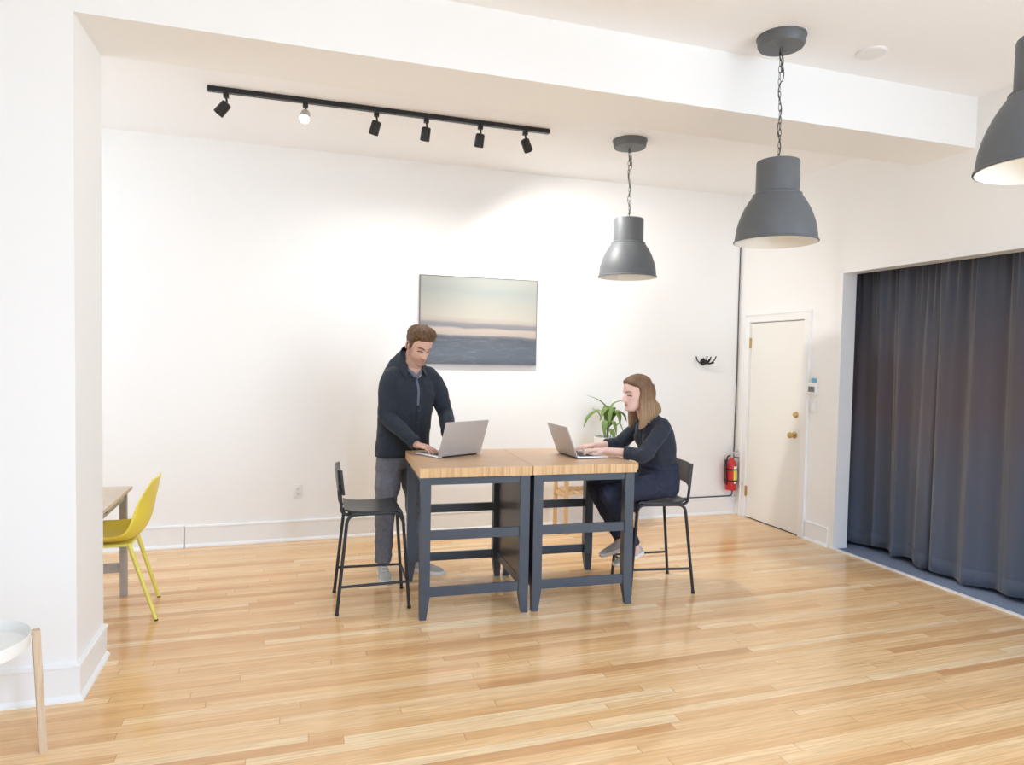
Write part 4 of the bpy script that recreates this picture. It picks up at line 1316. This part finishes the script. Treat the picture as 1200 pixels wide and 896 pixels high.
# ---- seated woman
wom = empty('person', (2.40, 4.22, 0))
tag(wom, 'woman with long light brown hair in dark blouse seated at the right laptop', 'person')
wf = V((-1, -.03, 0)).normalized(); wl = V((-wf.y, wf.x, 0))
WF = Frame((2.277, 4.205, 1.352), (-1, -.06, 0), math.radians(5), 0, .985)
JW = dict(shL=V((2.430, 4.085, 1.130)), elL=V((2.250, 4.025, .955)), wrL=V((2.040, 4.190, .968)), shR=V((2.430, 4.365, 1.130)), elR=V((2.265, 4.430, .975)), wrR=V((2.045, 4.395, .972)),
          hipL=V((2.46, 4.135, .722)), knL=V((2.040, 4.115, .688)), anL=V((2.268, 4.140, .292)), hipR=V((2.46, 4.305, .722)), knR=V((2.062, 4.375, .682)), anR=V((2.270, 4.365, .290)))
b = MB()
add_head(b, WF, True)
b.tube(spline([WF.w(0, -.030, -.03), WF.w(0, -.035, -.09), (2.355, 4.215, 1.19), (2.39, 4.22, 1.11)], 4), [.042] * 2 + [.046] * 5 + [.049] * 4 + [.06, .07], 20)
b.loft([ell_ring((x, 4.22, z), wl, hw, wf, hd, 28) for x, z, hw, hd in ((2.475, .72, .13, .09), (2.47, .86, .105, .075), (2.45, 1.0, .115, .08), (2.43, 1.09, .12, .075), (2.41, 1.135, .08, .055), (2.395, 1.16, .04, .04))])
for sd in 'LR':
    sh, el, wr = JW['sh' + sd], JW['el' + sd], JW['wr' + sd]
    b.tube([sh.lerp(V((2.42, 4.225, 1.10)), .4), sh, sh.lerp(el, .5), el, el.lerp(wr, .35), wr], [.036, .038, .034, .031, .0325, .0215], 16, roundcap=True)
    hp, kn, an = JW['hip' + sd], JW['kn' + sd], JW['an' + sd]
    b.tube([hp, hp.lerp(kn, .5), kn, kn.lerp(an, .35), an, an + V((-.004, 0, -.03))], [.068, .058, .045, .043, .029, .024], 16, roundcap=True)
add_hand(b, JW['wrL'], V((1.905, 4.258, .958)) - JW['wrL'], (0, 0, 1), -1, .90, (8, 30, 32)); add_hand(b, JW['wrR'], V((1.905, 4.365, .960)) - JW['wrR'], (0, 0, 1), 1, .90, (8, 30, 32))
me = remesh(b, .0028, 2)
paint(me, skin_tint(WF, True, lin((.905, .760, .705)), lin((.80, .55, .53)), lin((.42, .33, .26)), lin((.22, .17, .15)), None))
link_mesh('body', me, M['skin'], wom, world=True, angle=0)

def woman_hair():
    b = MB(); rings = []
    NZ, NA = 60, 90
    for i in range(NZ + 1):
        z = -.06 + .1785 * i / NZ
        ring = []
        for k in range(NA):
            t = 2 * PI * k / NA
            q = head_pt(z, t)
            deg = math.degrees(abs(math.atan2(q.x, q.y)))
            if deg < 12: hl = .078
            elif deg < 70: hl = .078 - .030 * (deg - 12) / 58
            elif deg < 92: hl = .048 - .085 * (deg - 70) / 22
            else: hl = -.06
            m = smoothstep(hl - .006, hl + .010, z)
            th = .013 + .005 * smoothstep(.03, .09, z) + .004 * smoothstep(90, 150, deg)
            d = -.008 + (th + .008) * m
            n = V((q.x * 1.6, q.y, max(0, z) * 1.3)).normalized()
            ring.append(WF.p(q + n * d))
        rings.append(ring)
    b.loft(rings)
    rnd = random.Random(4)
    for s in (-1, 1):
        for j in range(17):
            deg = 88 + 92 * j / 16.0
            for lay in range(2):
                t = s * math.radians(deg + rnd.uniform(-2, 2))
                def sp(z, out):
                    q = head_pt(max(z, -.03), t); q.z = z
                    n = V((q.x, q.y, 0)).normalized(); return q + n * out
                out = .006 + .008 * lay
                bk = .013 * smoothstep(105, 150, deg)
                a = sp(.05, out * .6 + .5 * bk); c = sp(.0, out + .002 + bk); d = sp(-.05, out + .003 + 1.5 * bk)
                def tab(rows):
                    for (d0, v0), (d1, v1) in zip(rows, rows[1:]):
                        if d0 <= deg <= d1: return v0 + (v1 - v0) * (deg - d0) / (d1 - d0)
                    return rows[-1][1]
                ex = tab(((80, .064), (100, .070), (120, .068), (150, .045), (181, .0))) + .008 * lay
                ey = tab(((80, .050), (90, .030), (105, -.010), (120, -.075), (150, -.150), (181, -.180)))
                ez = tab(((80, -.240), (96, -.234), (108, -.212), (120, -.180), (150, -.140), (181, -.128))) + rnd.uniform(-.003, .003)
                e = V((s * ex, ey - .008 * lay, ez))
                mid = d.lerp(e, .45) + V((s * .006, -.006, 0))
                pth = spline([a, c, d, mid, e], 5)
                n_ = len(pth)
                rr = [(.0155 - .004 * (i / n_)) * (1 if i < n_ - 3 else (n_ - i) / 4 + .12) for i in range(n_)]
                b.tube([WF.p(q) for q in pth], rr, 8, roundcap=True)
    me = remesh(b, .0034, 3)
    hair_noise(me, WF, .0022, 26)
    def fn(co):
        p = WF.loc(co); a = math.atan2(p.x, p.y)
        n = mnoise.noise(V((a * 30, p.z * 5, 1.0))) * .5 + .5
        n2 = mnoise.noise(V((a * 75, p.z * 9, 8.0))) * .5 + .5
        lo = smoothstep(.08, -.16, p.z)
        c = mix(mix(lin((.40, .30, .22)), lin((.56, .43, .32)), n), mix(lin((.56, .44, .33)), lin((.76, .63, .49)), n), lo)
        return mix(c, lin((.34, .26, .20)), .45 * n2 * n2)
    paint(me, fn)
    return link_mesh('hair', me, M['hair'], wom, world=True, angle=0)
woman_hair()

b = MB()
st = [(2.470, .852, .148, .112), (2.468, .88, .150, .115), (2.460, .94, .152, .117), (2.446, 1.02, .158, .120), (2.434, 1.09, .164, .112), (2.424, 1.14, .150, .098), (2.410, 1.175, .108, .080), (2.394, 1.200, .068, .062), (2.384, 1.216, .055, .055)]
b.loft([ell_ring((x, 4.222, z), wl, hw, wf, hd, 44, 2.25) for x, z, hw, hd in st])
for s in (-1, 1): b.ball((2.350, 4.222 + s * .058, 1.04), .054, 12, (.62, 1, 1.1))
for sd in 'LR':
    sh, el, wr = JW['sh' + sd], JW['el' + sd], JW['wr' + sd]
    mid = V((2.42, 4.222, 1.155)); cf = el.lerp(wr, .46)
    b.tube(spline([sh.lerp(mid, .55), sh.lerp(mid, .12), sh.lerp(el, .35), sh.lerp(el, .75), el + (el - (sh + wr) / 2).normalized() * .004, el.lerp(wr, .25), cf], 4),
           [.044] * 2 + [.052] * 2 + [.056] * 3 + [.055] * 4 + [.053] * 4 + [.051] * 4 + [.046] * 3 + [.044] * 3, 24)
me = remesh(b, .0052, 12)
wrinkle(me, .0058, 10, 9, (1, 1, .8), [(JW['elL'], .08, .0035, (.7, -.2, -.7), 95), (JW['elR'], .08, .003, (.7, -.2, -.7), 95), ((2.46, 4.12, .90), .09, .004, (.5, .2, .9), 75)])
bl = link_mesh('blouse', me, M['blouse'], wom, world=True, angle=0)
collar(.054, .074, .026, -.004, .35, .022, 'collar', M['blouse'], (2.378, 4.222, 1.196), bl, wl, wf)
for sd in 'LR':
    el, wr = JW['el' + sd], JW['wr' + sd]
    b = MB(); a, e = el.lerp(wr, .36), el.lerp(wr, .50)
    b.tube([a, a.lerp(e, .08), a.lerp(e, .92), e, e, a.lerp(e, .5)], [.044, .0475, .0455, .044, .038, .034], 24)
    b.build('cuff', M['blouse'], bl, world=True, angle=50)
bw = BVHTree.FromPolygons([v.co + V(wom.location) for v in me.vertices], [p.vertices[:] for p in me.polygons])
def fw(u, v):
    return on_front(-.010 + .022 * u, .90 + .285 * v, .002, bw, V((2.43, 4.222, 0)), wf, wl), wf
b = MB(); b.grid_solid(fw, 4, 24, .005); b.build('placket', M['blouse'], bl, world=True, angle=0)

b = MB()
b.loft([ell_ring((x, 4.22, z), wl, hw, wf, hd, 36, 2.3) for x, z, hw, hd in ((2.475, .645, .150, .100), (2.474, .68, .166, .128), (2.474, .76, .168, .130), (2.473, .82, .158, .124), (2.471, .87, .148, .115))])
for sd in 'LR':
    hp, kn, an = JW['hip' + sd], JW['kn' + sd], JW['an' + sd]
    cf = kn.lerp(an, .92)
    kk = kn + (kn - (hp + an) / 2).normalized() * .004
    b.tube(spline([hp, hp.lerp(kn, .5), kn.lerp(hp, .12), kk, kn.lerp(an, .14), kn.lerp(an, .45), cf], 4), [.088] * 4 + [.080] * 4 + [.070] * 3 + [.066] * 3 + [.063] * 3 + [.060] * 4 + [.050] * 3 + [.046], 26)
me = remesh(b, .0052, 4)
wrinkle(me, .0050, 11, 14, (1, 1, 1), [(JW['hipL'] + V((-.06, -.03, 0)), .09, .004, (.8, .1, .5), 85), (JW['knL'] + V((.04, 0, -.03)), .06, .004, (.6, 0, .8), 100)])
jw = link_mesh('jeans', me, M['jeans_navy'], wom, world=True, angle=0)
b = MB(); b.loft([ell_ring((2.472, 4.22, z), wl, hw, wf, hd, 40, 2.3) for z, hw, hd in ((.838, .157, .122), (.842, .160, .125), (.868, .154, .120), (.871, .151, .117))]); b.build('waistband', M['jeans_navy'], jw, world=True, angle=50)
sd1 = (-.955, -.13, -.27)
shoe(wom, (2.338, 4.165, .248), (-.955, -.11, -.275), (-.275, 0, .96), .245, laces=False)
shoe(wom, (2.345, 4.372, .245), (-.965, -.03, -.26), (-.26, 0, .96), .245, laces=False)


# ------------------------------------------------------------------ light
def area(name, loc, target, sx, sy, power, color):
    l = bpy.data.lights.new(name, 'AREA'); l.shape = 'RECTANGLE'; l.size = sx; l.size_y = sy; l.energy = power; l.color = color
    o = bpy.data.objects.new(name, l); COL.objects.link(o); o.location = loc
    o.rotation_euler = (V(target) - V(loc)).to_track_quat('-Z', 'Y').to_euler()
    return o
def window_light(name, loc, target, sx, sy, power, color): return area(name, loc, target, sx, sy, power, color)  # area lamp filling an added, unseen window opening
w = WINS[1]
window_light('daylight_front', ((w[0] + w[1]) / 2, YF - .02, (WZ0 + WZ1) / 2), ((w[0] + w[1]) / 2, 5, 4.0), w[1] - w[0] - .1, WZ1 - WZ0 - .1, 80, (.52, .72, 1.0))
w = WINS[0]
window_light('daylight_front', ((w[0] + w[1]) / 2, YF - .02, (WZ0 + WZ1) / 2), ((w[0] + w[1]) / 2, 5, 4.0), w[1] - w[0] - .1, WZ1 - WZ0 - .1, 4, (.6, .8, 1.0))
window_light('daylight_right', (R + .02, (RW[0] + RW[1]) / 2, 1.78), (-5, .6, 4.2), RW[1] - RW[0] - .1, 2.35, 168, (.775, .89, 1.0))
window_light('daylight_side', (XL - .02, (LW[0] + LW[1]) / 2, (WZ0 + WZ1) / 2), (5, (LW[0] + LW[1]) / 2, 4.0), LW[1] - LW[0] - .1, WZ1 - WZ0 - .1, 8, (.5, .72, 1.0))
window_light('fill_back_room', (XL - .02, (BW[0] + BW[1]) / 2, 1.8), (5, (BW[0] + BW[1]) / 2, 2.4), 1.15, 1.7, 33, (.83, .91, 1.0))  # added fill for the back room's right wall and door
l = bpy.data.lights.new('front_fill', 'AREA'); l.shape = 'DISK'; l.size = .5; l.energy = 140; l.color = (.44, .66, 1.0)  # cool fill lamp added under the front ceiling
o = bpy.data.objects.new('front_fill', l); COL.objects.link(o); o.location = (1.2, -1.3, 3.38)
WARM = (1.0, .98, .94)
for (loc, d, lit), pw_ in zip(LAMPS, (3, 6, 9, 13, 24, 112)):
    l = bpy.data.lights.new('track_spot', 'SPOT'); l.energy = pw_; l.color = WARM; l.spot_size = math.radians(125); l.spot_blend = .8; l.shadow_soft_size = .03
    o = bpy.data.objects.new('track_spot', l); COL.objects.link(o); o.location = loc
    o.rotation_euler = d.to_track_quat('-Z', 'Y').to_euler()
w = bpy.data.worlds.new('sky'); scene.world = w; w.use_nodes = True
bg = w.node_tree.nodes['Background']; bg.inputs[0].default_value = (.85, .92, 1, 1); bg.inputs[1].default_value = .15

# ------------------------------------------------------------------ camera
cd = bpy.data.cameras.new('camera'); cam = bpy.data.objects.new('camera', cd); COL.objects.link(cam)
cd.sensor_fit = 'HORIZONTAL'; cd.sensor_width = 36; cd.lens = 800.15 / 1200 * 36; cd.clip_start = .05; cd.clip_end = 100
yaw, pit, rol = math.radians(18.0686), math.radians(2.2658), math.radians(1.0834)
fw = V((math.sin(yaw) * math.cos(pit), math.cos(yaw) * math.cos(pit), -math.sin(pit)))
rt = V((math.cos(yaw), -math.sin(yaw), 0)); up = rt.cross(fw)
r2 = rt * math.cos(rol) + up * math.sin(rol); u2 = up * math.cos(rol) - rt * math.sin(rol)
m = Matrix((r2, u2, -fw)).transposed().to_4x4(); m.translation = V((0, 0, 1.6))
cam.matrix_world = m
scene.camera = cam
vs = scene.view_settings
vs.view_transform = 'Standard'; vs.look = 'None'; vs.gamma = 1; vs.use_curve_mapping = False; vs.exposure = 0.08
scene.cycles.max_bounces = 10; scene.cycles.diffuse_bounces = 6
scene.cycles.use_denoising = True
